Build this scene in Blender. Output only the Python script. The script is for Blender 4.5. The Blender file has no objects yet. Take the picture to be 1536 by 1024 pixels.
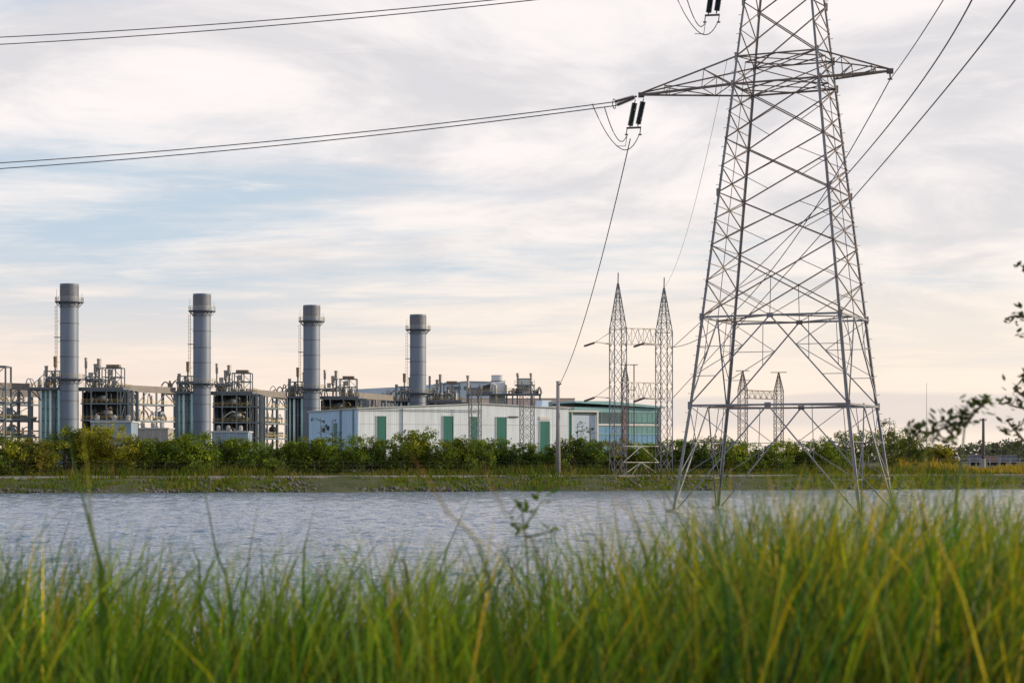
import bpy, math, random
import numpy as np
from mathutils import Vector, Matrix
random.seed(7); RNG = np.random.default_rng(7)
S = bpy.context.scene
COL = S.collection
F, HOR, EYE = 2880.0, 690.0, 2.72
GZ = 1.5                                   # level of the land behind the pond

def P(px, py, D):
    return Vector(((px - 768) / F * D, D, EYE + (HOR - py) / F * D))
def W(px, D): return (px - 768) / F * D
def Z(py, D): return EYE + (HOR - py) / F * D

# ------------------------------------------------------------------ materials
def nodes(m):
    m.use_nodes = True
    nt = m.node_tree
    return nt, nt.nodes, nt.links
def mat(name, col, rough=0.6, metal=0.0, var=0.25, scale=1.5, stretch=(1, 1, 1), bump=0.0, bscale=20, spec=0.4, col2=None):
    m = bpy.data.materials.new(name); nt, N, L = nodes(m)
    b = N['Principled BSDF']; b.inputs['Roughness'].default_value = rough; b.inputs['Metallic'].default_value = metal
    b.inputs['Specular IOR Level'].default_value = spec
    tc = N.new('ShaderNodeTexCoord'); mp = N.new('ShaderNodeMapping'); mp.inputs['Scale'].default_value = stretch
    L.new(tc.outputs['Object'], mp.inputs['Vector'])
    nz = N.new('ShaderNodeTexNoise'); nz.inputs['Scale'].default_value = scale; nz.inputs['Detail'].default_value = 6; nz.inputs['Roughness'].default_value = .65
    L.new(mp.outputs['Vector'], nz.inputs['Vector'])
    cr = N.new('ShaderNodeValToRGB')
    c2 = col2 or tuple(c * (1 - var) for c in col)
    c1 = tuple(min(1, c * (1 + var * .6)) for c in col)
    cr.color_ramp.elements[0].position = .32; cr.color_ramp.elements[0].color = (*c2, 1)
    cr.color_ramp.elements[1].position = .68; cr.color_ramp.elements[1].color = (*c1, 1)
    L.new(nz.outputs['Fac'], cr.inputs['Fac']); L.new(cr.outputs['Color'], b.inputs['Base Color'])
    if bump:
        n2 = N.new('ShaderNodeTexNoise'); n2.inputs['Scale'].default_value = bscale; n2.inputs['Detail'].default_value = 4
        L.new(tc.outputs['Object'], n2.inputs['Vector'])
        bp = N.new('ShaderNodeBump'); bp.inputs['Strength'].default_value = bump; bp.inputs['Distance'].default_value = .1
        L.new(n2.outputs['Fac'], bp.inputs['Height']); L.new(bp.outputs['Normal'], b.inputs['Normal'])
    return m
def cladding(name, col, period=1.0, dirt=.12, axis='X'):
    m = mat(name, col, .5, 0, dirt, .7, (1.6, 1.6, .10))
    nt, N, L = nodes(m); b = N['Principled BSDF']
    tc = N.new('ShaderNodeTexCoord'); wv = N.new('ShaderNodeTexWave'); wv.bands_direction = axis
    wv.inputs['Scale'].default_value = .314 / period; wv.inputs['Distortion'].default_value = 0
    L.new(tc.outputs['Object'], wv.inputs['Vector'])
    bp = N.new('ShaderNodeBump'); bp.inputs['Strength'].default_value = .35; bp.inputs['Distance'].default_value = .03
    L.new(wv.outputs['Fac'], bp.inputs['Height']); L.new(bp.outputs['Normal'], b.inputs['Normal'])
    return m
def leafmat(name, rough=.55, trans=.35, val=1.3):
    m = bpy.data.materials.new(name); nt, N, L = nodes(m)
    b = N['Principled BSDF']; b.inputs['Roughness'].default_value = rough; b.inputs['Specular IOR Level'].default_value = .12
    at = N.new('ShaderNodeAttribute'); at.attribute_name = 'col'
    L.new(at.outputs['Color'], b.inputs['Base Color'])
    tr = N.new('ShaderNodeBsdfTranslucent')
    hs = N.new('ShaderNodeHueSaturation'); hs.inputs['Saturation'].default_value = 1.15; hs.inputs['Value'].default_value = val
    L.new(at.outputs['Color'], hs.inputs['Color']); L.new(hs.outputs['Color'], tr.inputs['Color'])
    mx = N.new('ShaderNodeMixShader'); mx.inputs[0].default_value = trans
    L.new(b.outputs[0], mx.inputs[1]); L.new(tr.outputs[0], mx.inputs[2]); L.new(mx.outputs[0], N['Material Output'].inputs['Surface'])
    return m

M = dict(
    steel=mat('galvanised_steel', (.20, .205, .22), .5, .35, .25, .8),
    rust=mat('weathered_steel', (.14, .105, .085), .6, .15, .4, 1.5),
    zinc=mat('pale_zinc', (.33, .34, .36), .5, .3, .2, 1),
    stack=mat('stack_paint', (.15, .19, .265), .5, .1, .22, .5, (1, 1, .10)),
    stackdark=mat('stack_cap', (.125, .14, .175), .6, .1, .2, .4),
    casing=mat('boiler_casing', (.27, .44, .47), .6, 0, .3, .3, (1, 1, .2)),
    tealpipe=mat('teal_pipe', (.38, .60, .60), .45, .1, .2, .5, (1, 1, .2)),
    palepipe=mat('pale_pipe', (.72, .82, .82), .45, .1, .2, .5, (1, 1, .2)),
    darkmach=mat('dark_machinery', (.05, .055, .065), .7, .1, .5, .35),
    frame=mat('plant_steelwork', (.14, .175, .205), .6, .15, .3, .4),
    girder=mat('girder', (.19, .175, .17), .7, 0, .2, .3),
    rail=mat('yellow_rail', (.42, .33, .13), .6, 0, .2, 1),
    lag=mat('lagged_pipe', (.29, .29, .29), .4, .4, .25, .6),
    brown=mat('brown_pipe', (.20, .145, .10), .6, 0, .3, .6),
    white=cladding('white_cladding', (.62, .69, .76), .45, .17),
    shadeside=cladding('shaded_cladding', (.30, .48, .68), .45, .16, 'Y'),  # end wall away from the sun: blue of its shade put into the colour
    roof=mat('roof_sheet', (.45, .47, .5), .6, 0, .15, .3),
    green=cladding('green_door_paint', (.022, .15, .125), .3, .2),
    trim=mat('pale_trim', (.6, .6, .58), .5, 0, .1, 1),
    tan=mat('tan_render', (.66, .52, .45), .8, 0, .1, .06, (1, 1, .3)),
    bluewhite=mat('pale_blue_wall', (.44, .54, .66), .6, 0, .1, .05),
    glassd=mat('dark_glass', (.06, .105, .12), .12, 0, .3, .3, spec=.6),
    glassg=mat('green_glass', (.15, .32, .32), .12, 0, .3, .12, spec=.6),
    glassb=mat('blue_glass', (.15, .31, .48), .12, 0, .25, .12, spec=.6),
    teal=mat('teal_fascia', (.20, .37, .40), .5, 0, .12, .2),
    conc=mat('concrete', (.30, .29, .28), .85, 0, .25, 1.2, bump=.2, bscale=8),
    polec=mat('pole_concrete', (.26, .255, .26), .8, 0, .15, .6, (1, 1, .2)),
    asphalt=mat('asphalt', (.06, .06, .062), .9, 0, .3, .8),
    insul=mat('insulator_glaze', (.012, .03, .035), .25, 0, .2, 3, spec=.6),
    insulb=mat('insulator_brown', (.10, .075, .07), .35, 0, .3, 3),
    wire=mat('conductor', (.11, .10, .105), .55, .3, .2, .5),
    hard=mat('line_hardware', (.09, .085, .085), .6, .4, .2, 3),
    bark=mat('bark', (.10, .075, .055), .9, 0, .3, 3),
    wood=mat('dark_pole_wood', (.12, .10, .10), .9, 0, .3, 1, (2, 2, .2)),
    trailer=mat('blue_trailer', (.12, .125, .17), .5, 0, .2, .4),
    redroof=mat('dull_red', (.22, .13, .11), .6, 0, .2, .4),
    tyre=mat('tyre', (.02, .02, .02), .9, 0, .2, 2),
    stone=mat('stone', (.105, .098, .094), .9, 0, .4, 1.2),
    tankpaint=mat('tank_paint', (.58, .62, .66), .5, 0, .15, .2, (1, 1, .2)), greenstem=mat('green_stem', (.07, .09, .025), .7, 0, .3, 6),
    shedblue=mat('shed_blue', (.20, .28, .38), .6, 0, .25, .3, (1, 1, .2)),
    leaf=leafmat('bush_leaves'), blade=leafmat('grass_blades', .5, .4, 1.6), dleaf=leafmat('dark_leaves', .5, .3),
)

# ------------------------------------------------------------------ mesh builder
class MB:
    def __init__(s): s.v = []; s.f = []; s.c = []
    def box(s, x0, x1, y0, y1, z0, z1):
        i = len(s.v)
        s.v += [(x, y, z) for z in (z0, z1) for y in (y0, y1) for x in (x0, x1)]
        s.f += [tuple(i + k for k in q) for q in ((0, 2, 3, 1), (4, 5, 7, 6), (0, 1, 5, 4), (2, 6, 7, 3), (0, 4, 6, 2), (1, 3, 7, 5))]
        return s
    def bar(s, p, q, w, h=None):
        p, q = Vector(p), Vector(q); h = h or w
        d = q - p
        if d.length < 1e-5: return s
        d.normalize()
        up = Vector((0, 0, 1)) if abs(d.z) < .95 else Vector((0, 1, 0))
        a = d.cross(up).normalized(); b = a.cross(d).normalized()
        i = len(s.v)
        for e in (p, q):
            for sa, sb in ((-1, -1), (1, -1), (1, 1), (-1, 1)):
                s.v.append(tuple(e + a * (sa * w / 2) + b * (sb * h / 2)))
        s.f += [tuple(i + k for k in t) for t in ((0, 1, 2, 3), (7, 6, 5, 4), (0, 4, 5, 1), (1, 5, 6, 2), (2, 6, 7, 3), (3, 7, 4, 0))]
        return s
    def angle(s, p, q, w, t, out):
        # L-shaped rolled angle: two thin plates meeting on the line p-q
        p, q = Vector(p), Vector(q); d = (q - p).normalized()
        o = Vector(out); o = (o - d * o.dot(d)).normalized(); e = d.cross(o)
        for sgn in (1, -1):
            dirn = (-o + e * sgn).normalized()
            nrm = d.cross(dirn).normalized() * t * sgn
            i = len(s.v)
            for b in (p, q):
                for k in (Vector((0, 0, 0)), dirn * w, dirn * w + nrm, nrm):
                    s.v.append(tuple(b + k))
            s.f += [tuple(i + k for k in u) for u in ((0, 1, 2, 3), (7, 6, 5, 4), (0, 4, 5, 1), (1, 5, 6, 2), (2, 6, 7, 3), (3, 7, 4, 0))]
        return s
    def tube(s, pts, r, n=6, caps=True):
        pts = [Vector(p) for p in pts]; i0 = len(s.v)
        for k, p in enumerate(pts):
            d = (pts[min(k + 1, len(pts) - 1)] - pts[max(k - 1, 0)]).normalized()
            up = Vector((0, 0, 1)) if abs(d.z) < .9 else Vector((0, 1, 0))
            a = d.cross(up).normalized(); b = a.cross(d)
            rr = r[k] if hasattr(r, '__len__') else r
            for j in range(n):
                t = 2 * math.pi * j / n
                s.v.append(tuple(p + a * (rr * math.cos(t)) + b * (rr * math.sin(t))))
        for k in range(len(pts) - 1):
            for j in range(n):
                a0 = i0 + k * n + j; a1 = i0 + k * n + (j + 1) % n
                s.f.append((a0, a1, a1 + n, a0 + n))
        if caps:
            s.f.append(tuple(i0 + j for j in range(n))[::-1]); s.f.append(tuple(i0 + (len(pts) - 1) * n + j for j in range(n)))
        return s
    def lathe(s, prof, c=(0, 0, 0), n=24, caps=True):
        i0 = len(s.v)
        for r, z in prof:
            for j in range(n):
                t = 2 * math.pi * j / n
                s.v.append((c[0] + r * math.cos(t), c[1] + r * math.sin(t), c[2] + z))
        for k in range(len(prof) - 1):
            for j in range(n):
                a0 = i0 + k * n + j; a1 = i0 + k * n + (j + 1) % n
                s.f.append((a0, a1, a1 + n, a0 + n))
        if caps:
            s.f.append(tuple(i0 + j for j in range(n))[::-1]); s.f.append(tuple(i0 + (len(prof) - 1) * n + j for j in range(n)))
        return s
    def poly(s, pts):
        i = len(s.v); s.v += [tuple(p) for p in pts]; s.f.append(tuple(range(i, i + len(pts)))); return s
    def prism(s, pts, off):
        # pts: planar polygon, off: extrusion vector
        i = len(s.v); n = len(pts); o = Vector(off)
        s.v += [tuple(p) for p in pts] + [tuple(Vector(p) + o) for p in pts]
        s.f.append(tuple(range(i, i + n))); s.f.append(tuple(range(i + n, i + 2 * n))[::-1])
        for k in range(n):
            s.f.append((i + k, i + n + k, i + n + (k + 1) % n, i + (k + 1) % n))
        return s
    def build(s, name, m, parent=None, smooth=False, loc=None, recalc=True):
        me = bpy.data.meshes.new(name); me.from_pydata(s.v, [], s.f)
        if recalc:
            import bmesh
            bm = bmesh.new(); bm.from_mesh(me); bmesh.ops.recalc_face_normals(bm, faces=bm.faces); bm.to_mesh(me); bm.free()
        o = bpy.data.objects.new(name, me); COL.objects.link(o); me.materials.append(m if not isinstance(m, str) else M[m])
        if parent: o.parent = parent
        if loc: o.location = loc
        if smooth: me.shade_smooth()
        return o

def tag(o, label=None, cat=None, group=None, kind=None):
    if label: o['label'] = label
    if cat: o['category'] = cat
    if group: o['group'] = group
    if kind: o['kind'] = kind
    return o
def empty(name, loc, label, cat, group=None, rz=0):
    o = bpy.data.objects.new(name, None); COL.objects.link(o); o.location = loc; o.rotation_euler.z = rz
    o.empty_display_size = .1
    return tag(o, label, cat, group)
KIDS = {}
def kids(o): return [c for c in bpy.data.objects if c.parent is o]
def copy_tree(o, parent=None):
    c = o.copy(); COL.objects.link(c); c.parent = parent
    for ch in kids(o): copy_tree(ch, c)
    return c

def raw_mesh(name, V, Fq, m, cols=None, nper=4):
    """numpy quads -> object; cols per vertex."""
    me = bpy.data.meshes.new(name)
    nv, nf = len(V), len(Fq)
    me.vertices.add(nv); me.vertices.foreach_set('co', np.asarray(V, np.float32).ravel())
    me.loops.add(nf * nper); me.loops.foreach_set('vertex_index', np.asarray(Fq, np.int32).ravel())
    me.polygons.add(nf); me.polygons.foreach_set('loop_start', np.arange(0, nf * nper, nper, dtype=np.int32))
    try: me.polygons.foreach_set('loop_total', np.full(nf, nper, np.int32))
    except Exception: pass
    me.update(calc_edges=True)
    if cols is not None:
        a = me.attributes.new('col', 'FLOAT_COLOR', 'POINT')
        c = np.ones((nv, 4), np.float32); c[:, :3] = cols; a.data.foreach_set('color', c.ravel())
    me.materials.append(M[m]); me.validate()
    o = bpy.data.objects.new(name, me); COL.objects.link(o)
    return o

# ------------------------------------------------------------------ world, sun, camera
SUN_AZ, SUN_EL = math.radians(84), math.radians(13)
def build_world():
    w = bpy.data.worlds.new('World'); S.world = w; w.use_nodes = True
    nt = w.node_tree; N, L = nt.nodes, nt.links
    for n in list(N): N.remove(n)
    out = N.new('ShaderNodeOutputWorld'); bg = N.new('ShaderNodeBackground'); bg.inputs['Strength'].default_value = .1
    L.new(bg.outputs[0], out.inputs[0])
    sky = N.new('ShaderNodeTexSky'); sky.sky_type = 'NISHITA'; sky.sun_disc = False
    sky.sun_elevation = SUN_EL; sky.sun_rotation = SUN_AZ; sky.air_density = 1; sky.dust_density = 1.5; sky.ozone_density = 2
    tc = N.new('ShaderNodeTexCoord'); sp = N.new('ShaderNodeSeparateXYZ'); L.new(tc.outputs['Generated'], sp.inputs[0])
    def mth(op, a, b=None, c=None, clamp=False):
        n = N.new('ShaderNodeMath'); n.operation = op; n.use_clamp = clamp
        for i, v in enumerate((a, b, c)):
            if v is None: continue
            if isinstance(v, (int, float)): n.inputs[i].default_value = v
            else: L.new(v, n.inputs[i])
        return n.outputs[0]
    def smooth(v, a, b, o0=0., o1=1.):
        n = N.new('ShaderNodeMapRange'); n.interpolation_type = 'SMOOTHSTEP'
        L.new(v, n.inputs[0]); n.inputs[1].default_value = a; n.inputs[2].default_value = b; n.inputs[3].default_value = o0; n.inputs[4].default_value = o1
        return n.outputs[0]
    def mixc(f, a, b):
        n = N.new('ShaderNodeMix'); n.data_type = 'RGBA'
        if isinstance(f, (int, float)): n.inputs[0].default_value = f
        else: L.new(f, n.inputs[0])
        for i, v in ((6, a), (7, b)):
            if isinstance(v, tuple): n.inputs[i].default_value = (*[x * 10 for x in v], 1)
            else: L.new(v, n.inputs[i])
        return n.outputs[2]
    def noise(vec, scale, detail, rough, dist=0., w=0.):
        n = N.new('ShaderNodeTexNoise'); n.noise_dimensions = '4D'; n.inputs['W'].default_value = w
        n.inputs['Scale'].default_value = scale; n.inputs['Detail'].default_value = detail; n.inputs['Roughness'].default_value = rough; n.inputs['Distortion'].default_value = dist
        L.new(vec, n.inputs['Vector']); return n.outputs['Fac']
    x, y, z = sp.outputs
    zc = mth('MAXIMUM', z, 0.)
    den = mth('ADD', zc, .09)
    px, py = mth('DIVIDE', x, den), mth('DIVIDE', y, den)
    cmb = N.new('ShaderNodeCombineXYZ'); L.new(px, cmb.inputs[0]); L.new(mth('MULTIPLY', py, .8), cmb.inputs[1]); 
    plane = cmb.outputs[0]
    # streaks run slightly down to the east
    rot = N.new('ShaderNodeMapping'); rot.inputs['Rotation'].default_value = (0, 0, math.radians(-24)); rot.inputs['Scale'].default_value = (.55, 1.5, 1)
    L.new(plane, rot.inputs['Vector'])
    n1 = noise(rot.outputs[0], 1.0, 8, .58, .5, 3.1)         # big cloud masses
    n2 = noise(plane, 1.15, 9, .6, .9, 8.4)                   # texture
    n3 = noise(rot.outputs[0], 2.6, 8, .62, .3, 1.7)         # wisps
    az = mth('ARCTAN2', x, y)
    # base sky of thin cloud: blue-grey aloft, peach at the horizon
    thin = mixc(smooth(z, .055, .015), (.70, .755, .80), (1.06, .86, .69))
    thin = mixc(smooth(z, .10, .045), mixc(smooth(z, .42, .15), (.36, .53, .84), (.59, .70, .81)), thin)
    # clouds
    lit = mixc(smooth(z, .17, .05), (1.12, 1.03, 1.0), (1.10, .98, .88))
    gry = mixc(smooth(z, .14, .05), (.82, .78, .795), (.89, .84, .80))
    cl = mixc(smooth(n2, .38, .58), gry, lit)
    bright = smooth(az, -.28, .25)
    cover = mth('ADD', mth('ADD', mth('MULTIPLY', n1, 1.3), mth('MULTIPLY', n3, .6)), mth('MULTIPLY', bright, .22))
    cover = mth('ADD', cover, smooth(z, .09, .21, 0, .26))
    cover = mth('SUBTRACT', cover, smooth(z, .26, .5, 0, .24))
    mask = smooth(cover, .86, 1.18)
    veil = mixc(mth('MULTIPLY', mask, .92), thin, cl)
    n4 = noise(rot.outputs[0], 4.2, 7, .6, .8, 6.6)
    veil = mixc(mth('MULTIPLY', smooth(n4, .52, .74), .55), veil, lit)
    # pale band of low haze and a grey bank on the horizon to the east
    low = mth('MULTIPLY', smooth(z, .115, .02), .78)
    col = mixc(low, veil, mixc(smooth(az, -.30, .20), (1.09, .87, .735), (1.13, .95, .79)))
    edge = mth('ADD', z, mth('MULTIPLY', noise(plane, .55, 5, .6, .2, 5.2), .012))
    bank = mth('MULTIPLY', mth('MULTIPLY', smooth(edge, .0405, .0375), smooth(edge, .018, .027)), smooth(az, .02, .10, 0., .6))
    col = mixc(bank, col, (.78, .71, .70))
    fin = mixc(.09, col, sky.outputs[0])
    L.new(fin, bg.inputs['Color'])
build_world()
sl = bpy.data.lights.new('sun', 'SUN'); sl.energy = 4.6; sl.angle = math.radians(1.5); sl.color = (1, .82, .58)
so = bpy.data.objects.new('sun', sl); COL.objects.link(so)
dv = Vector((math.sin(SUN_AZ) * math.cos(SUN_EL), math.cos(SUN_AZ) * math.cos(SUN_EL), math.sin(SUN_EL)))
so.rotation_euler = (-dv).to_track_quat('-Z', 'Y').to_euler(); so.location = dv * 300
cd = bpy.data.cameras.new('camera'); co = bpy.data.objects.new('camera', cd); COL.objects.link(co); S.camera = co
co.location = (0, 0, EYE); co.rotation_euler = (math.radians(90), 0, 0)
cd.sensor_width = 36; cd.lens = F / 1536 * 36; cd.shift_y = (HOR - 512) / 1536; cd.clip_start = .05; cd.clip_end = 20000
cd.dof.use_dof = True; cd.dof.focus_distance = 170; cd.dof.aperture_fstop = 5.4; cd.dof.aperture_blades = 9
S.view_settings.view_transform = 'Standard'; S.view_settings.look = 'None'; S.view_settings.exposure = 0; S.view_settings.gamma = 1
S.cycles.max_bounces = 6; S.cycles.transparent_max_bounces = 4

# ------------------------------------------------------------------ ground and water
def yb(x): return 168.5 + 36 * math.tanh(x / 125.)
def bank_z(s):
    pts = [(-30, -1.5), (-6, -.6), (0, .0), (2, .42), (5, 1.0), (6.2, 1.2), (7, 1.22), (12, 1.3), (16, 1.5), (25, GZ), (1e5, GZ)]
    for (a, za), (b, zb) in zip(pts, pts[1:]):
        if s <= b: return za + (zb - za) * max(0, (s - a) / (b - a))
    return GZ
def near_z(x, y):
    if y < 6.5: z = 1.75
    elif y < 13: z = 1.75 - 1.9 * ((y - 6.5) / 6.5) ** 1.2
    else: z = -.15 - (y - 13) * .12
    return max(z, -1.5)
def build_ground():
    xs = np.concatenate([np.linspace(-6000, -400, 14), np.linspace(-380, -130, 12), np.linspace(-120, 120, 97), np.linspace(130, 380, 12), np.linspace(400, 6000, 14)])
    ynear = np.concatenate([[-60, -20, -6], np.arange(-2, 20, .75), [24, 30, 45]])
    sf = np.concatenate([[-50, -30, -12], np.arange(-6, 20, .8), [24, 30, 45, 80, 160, 400, 900, 2500, 9000]])
    V = []; 
    for x in xs:
        row = [(x, y, near_z(x, y) + (RNG.normal(0, .02) if y < 12 else 0)) for y in ynear]
        for s in sf:
            z = bank_z(s)
            if -2 < s < 6: z += RNG.normal(0, .07) + .10 * math.sin(x * .31) + .09 * math.sin(x * .83 + 2) + .06 * math.sin(x * 1.9)
            elif 12 < s < 50: z += RNG.normal(0, .05)
            row.append((x, max(yb(x) + s, 60), z))
        V += row
    ny = len(ynear) + len(sf); Fq = []
    for i in range(len(xs) - 1):
        for j in range(ny - 1):
            a = i * ny + j; Fq.append((a, a + ny, a + ny + 1, a + 1))
    m = mat('earth', (.075, .075, .04), .95, 0, .4, .35, bump=.5, bscale=3, spec=.1, col2=(.045, .062, .02))
    M['earth'] = m
    o = raw_mesh('ground', V, Fq, 'earth'); tag(o, kind='structure')
build_ground()

def build_water():
    m = bpy.data.materials.new('pond_water'); nt, N, L = nodes(m); b = N['Principled BSDF']
    b.inputs['Base Color'].default_value = (.05, .11, .20, 1); b.inputs['Roughness'].default_value = .10; b.inputs['IOR'].default_value = 1.6
    b.inputs['Specular IOR Level'].default_value = .5
    tc = N.new('ShaderNodeTexCoord')
    def nz(sx, sy, det, dist=0.):
        mp = N.new('ShaderNodeMapping'); mp.inputs['Scale'].default_value = (sx, sy, 1); mp.inputs['Rotation'].default_value = (0, 0, .12); L.new(tc.outputs['Object'], mp.inputs[0])
        n = N.new('ShaderNodeTexNoise'); n.inputs['Scale'].default_value = 1; n.inputs['Detail'].default_value = det; n.inputs['Roughness'].default_value = .55; n.inputs['Distortion'].default_value = dist
        L.new(mp.outputs[0], n.inputs['Vector']); return n.outputs['Fac']
    a, c = nz(1.7, .9, 4, .6), nz(5, 2.6, 2)
    ad = N.new('ShaderNodeMath'); ad.operation = 'MULTIPLY_ADD'; L.new(c, ad.inputs[0]); ad.inputs[1].default_value = .3; L.new(a, ad.inputs[2])
    bp = N.new('ShaderNodeBump'); bp.inputs['Strength'].default_value = 1; bp.inputs['Distance'].default_value = .31
    a3 = N.new('ShaderNodeMath'); a3.operation = 'MULTIPLY_ADD'; L.new(nz(.42, .105, 4, .6), a3.inputs[0]); a3.inputs[1].default_value = .8; L.new(ad.outputs[0], a3.inputs[2])
    L.new(a3.outputs[0], bp.inputs['Height']); L.new(bp.outputs['Normal'], b.inputs['Normal'])
    M['water'] = m
    rows = np.concatenate([np.arange(9, 40, .3), np.arange(40, 90, .26), np.arange(90, 216, .36), [240., 300.]])
    u = np.concatenate([[-6., -2., -.9, -.55], np.linspace(-.40, .40, 460), [.55, .9, 2., 6.]])
    Y = np.repeat(rows[:, None], len(u), 1); X = u[None] * np.maximum(Y, 40) 
    Hh = np.zeros_like(X); nw = 60
    for i in range(nw):
        lam = .8 * (2.7 / .8) ** RNG.random(); k = 2 * math.pi / lam
        th = RNG.normal(math.radians(248), math.radians(42)); ph = RNG.uniform(0, 6.28)
        Hh += (.105 * math.sqrt(2 / nw) / k) * np.sin(k * (X * math.cos(th) + Y * math.sin(th)) + ph)
    gust = .82 + .30 * np.sin(X * .06 + Y * .021 + 1.) + .16 * np.sin(X * .023 - Y * .05) + .10 * np.sin(X * .17 + Y * .09)
    Hh = Hh * gust
    fade = np.clip((.47 - np.abs(u)) / .06, 0, 1)[None] * np.clip((222 - Y) / 6, 0, 1)
    V = np.stack([X, Y, Hh * fade], 2).reshape(-1, 3); nu = len(u)
    I = (np.arange(len(rows) - 1)[:, None] * nu + np.arange(nu - 1)[None]).ravel()
    o = raw_mesh('water', V, np.stack([I, I + 1, I + nu + 1, I + nu], 1), 'water'); o.data.shade_smooth()
    tag(o, kind='structure')
build_water()

def strip(name, s0, s1, z0, z1, m, x0=-260, x1=260, n=130, loc_s=None):
    mb = MB(); xs = [x0 + (x1 - x0) * i / n for i in range(n + 1)]
    for a, b in zip(xs, xs[1:]):
        i = len(mb.v)
        for x in (a, b):
            for s, z in ((s0, z0), (s0, z1), (s1, z1), (s1, z0)):
                mb.v.append((x, yb(x) + s, z))
        mb.f += [(i, i + 4, i + 5, i + 1), (i + 1, i + 5, i + 6, i + 2), (i + 2, i + 6, i + 7, i + 3)]
    return tag(mb.build(name, m), kind='structure')
strip('kerb', 6.4, 6.7, 1.0, 1.36, 'conc')
strip('road', 6.9, 8.6, 1.0, 1.285, 'asphalt')

# ------------------------------------------------------------------ vegetation helpers
def leaves(centres, radii, per, size, tint, tintvar=.25, flat=1.0, aspect=.55):
    """leaf-sized rhombi gathered in clumps -> V,F,cols"""
    n = len(centres) * per
    c = np.repeat(np.asarray(centres, float), per, 0); r = np.repeat(np.asarray(radii, float), per)
    d = RNG.normal(size=(n, 3)); d /= np.linalg.norm(d, axis=1)[:, None]
    rad = RNG.random(n) ** .45
    pos = c + d * (r * rad)[:, None] * np.array([1, 1, flat])
    a = RNG.normal(size=(n, 3)); a[:, 2] += .2; a /= np.linalg.norm(a, axis=1)[:, None]
    b = np.cross(a, RNG.normal(size=(n, 3))); b /= np.linalg.norm(b, axis=1)[:, None]
    s = size * (0.6 + .8 * RNG.random(n))
    a *= s[:, None] * .5; b *= s[:, None] * .5 * aspect
    V = np.stack([pos - a, pos + b, pos + a, pos - b], 1).reshape(-1, 3)
    Fq = np.arange(n * 4).reshape(n, 4)
    t = np.asarray(tint, float)
    if t.ndim == 1: t = np.repeat(t[None], len(centres), 0)
    ct = np.repeat(t * np.exp(RNG.normal(0, tintvar, (len(centres), 1))), per, 0) * np.exp(RNG.normal(0, .22, (n, 1)))
    ct = ct * (1 + RNG.normal(0, .10, (n, 3)))
    cols = np.repeat(np.clip(ct, .004, .5), 4, 0)
    return V, Fq, cols
def join(parts):
    V = []; Fq = []; C = []; k = 0
    for v, f, c in parts:
        V.append(v); Fq.append(f + k); C.append(c); k += len(v)
    return np.concatenate(V), np.concatenate(Fq), np.concatenate(C)

def bush_centres(w, d, h, n, lean=0):
    cs = []; rs = []
    lobes = [(random.uniform(-.3, .3) * w, random.uniform(-.25, .25) * d, random.uniform(.45, .72) * h, random.uniform(.28, .42)) for _ in range(5)]
    lobes += [(random.uniform(-.4, .4) * w, random.uniform(-.3, .3) * d, .25 * h, .36) for _ in range(3)]
    while len(cs) < n:
        l = random.choice(lobes)
        v = np.array([random.gauss(0, 1) for _ in range(3)]); v /= np.linalg.norm(v)
        k = random.random() ** .4
        p = (l[0] + v[0] * k * l[3] * w * .8, l[1] + v[1] * k * l[3] * d * .9, l[2] + v[2] * k * l[3] * h)
        if p[2] < .05 * h: continue
        cs.append(p); rs.append(random.uniform(.3, .62))
    for _ in range(int(n * .10)):                              # shoots standing above the crown
        x = random.uniform(-.38, .38) * w; cs.append((x, random.uniform(-.2, .2) * d, h * random.uniform(.9, 1.08))); rs.append(random.uniform(.25, .5))
    return cs, rs
TINTS = [(1.95 * t[0], 2.0 * t[1], 1.4 * t[2]) for t in [(.042, .062, .014), (.055, .075, .016), (.080, .088, .016), (.034, .052, .016), (.048, .064, .013), (.10, .098, .017), (.036, .05, .013), (.062, .06, .018)]]
def make_bush(k):
    w, d, h = 4.0, 3.2, 3.4
    root = empty('bush', (0, 0, 0), 'bush', 'bush', 'bushes in the hedge along the far bank')
    cs, rs = bush_centres(w, d, h, 150)
    t = np.array(TINTS[k % 8])
    cz = np.array([c[2] for c in cs])
    tint = np.repeat(t[None], len(cs), 0)
    young = (RNG.random(len(cs)) < .22)
    tint[young] = tint[young] * np.array([1.9, 1.7, 1.1])
    V, Fq, C = leaves(cs, rs, 32, .2, tint, .38, 1.0, .5)
    o = raw_mesh('foliage', V, Fq, 'leaf', C); o.parent = root
    mb = MB()
    for _ in range(6):
        x, y = random.uniform(-.4, .4), random.uniform(-.3, .3); x2, y2 = random.uniform(-1.3, 1.3), random.uniform(-.8, .8)
        mb.tube([(x, y, -.1), (x * 1.5 + x2 * .4, y + y2 * .4, h * .35), (x + x2, y + y2, h * .8)], [.06, .045, .015], 5)
    mb.build('stem', 'bark', root)
    return root

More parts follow.
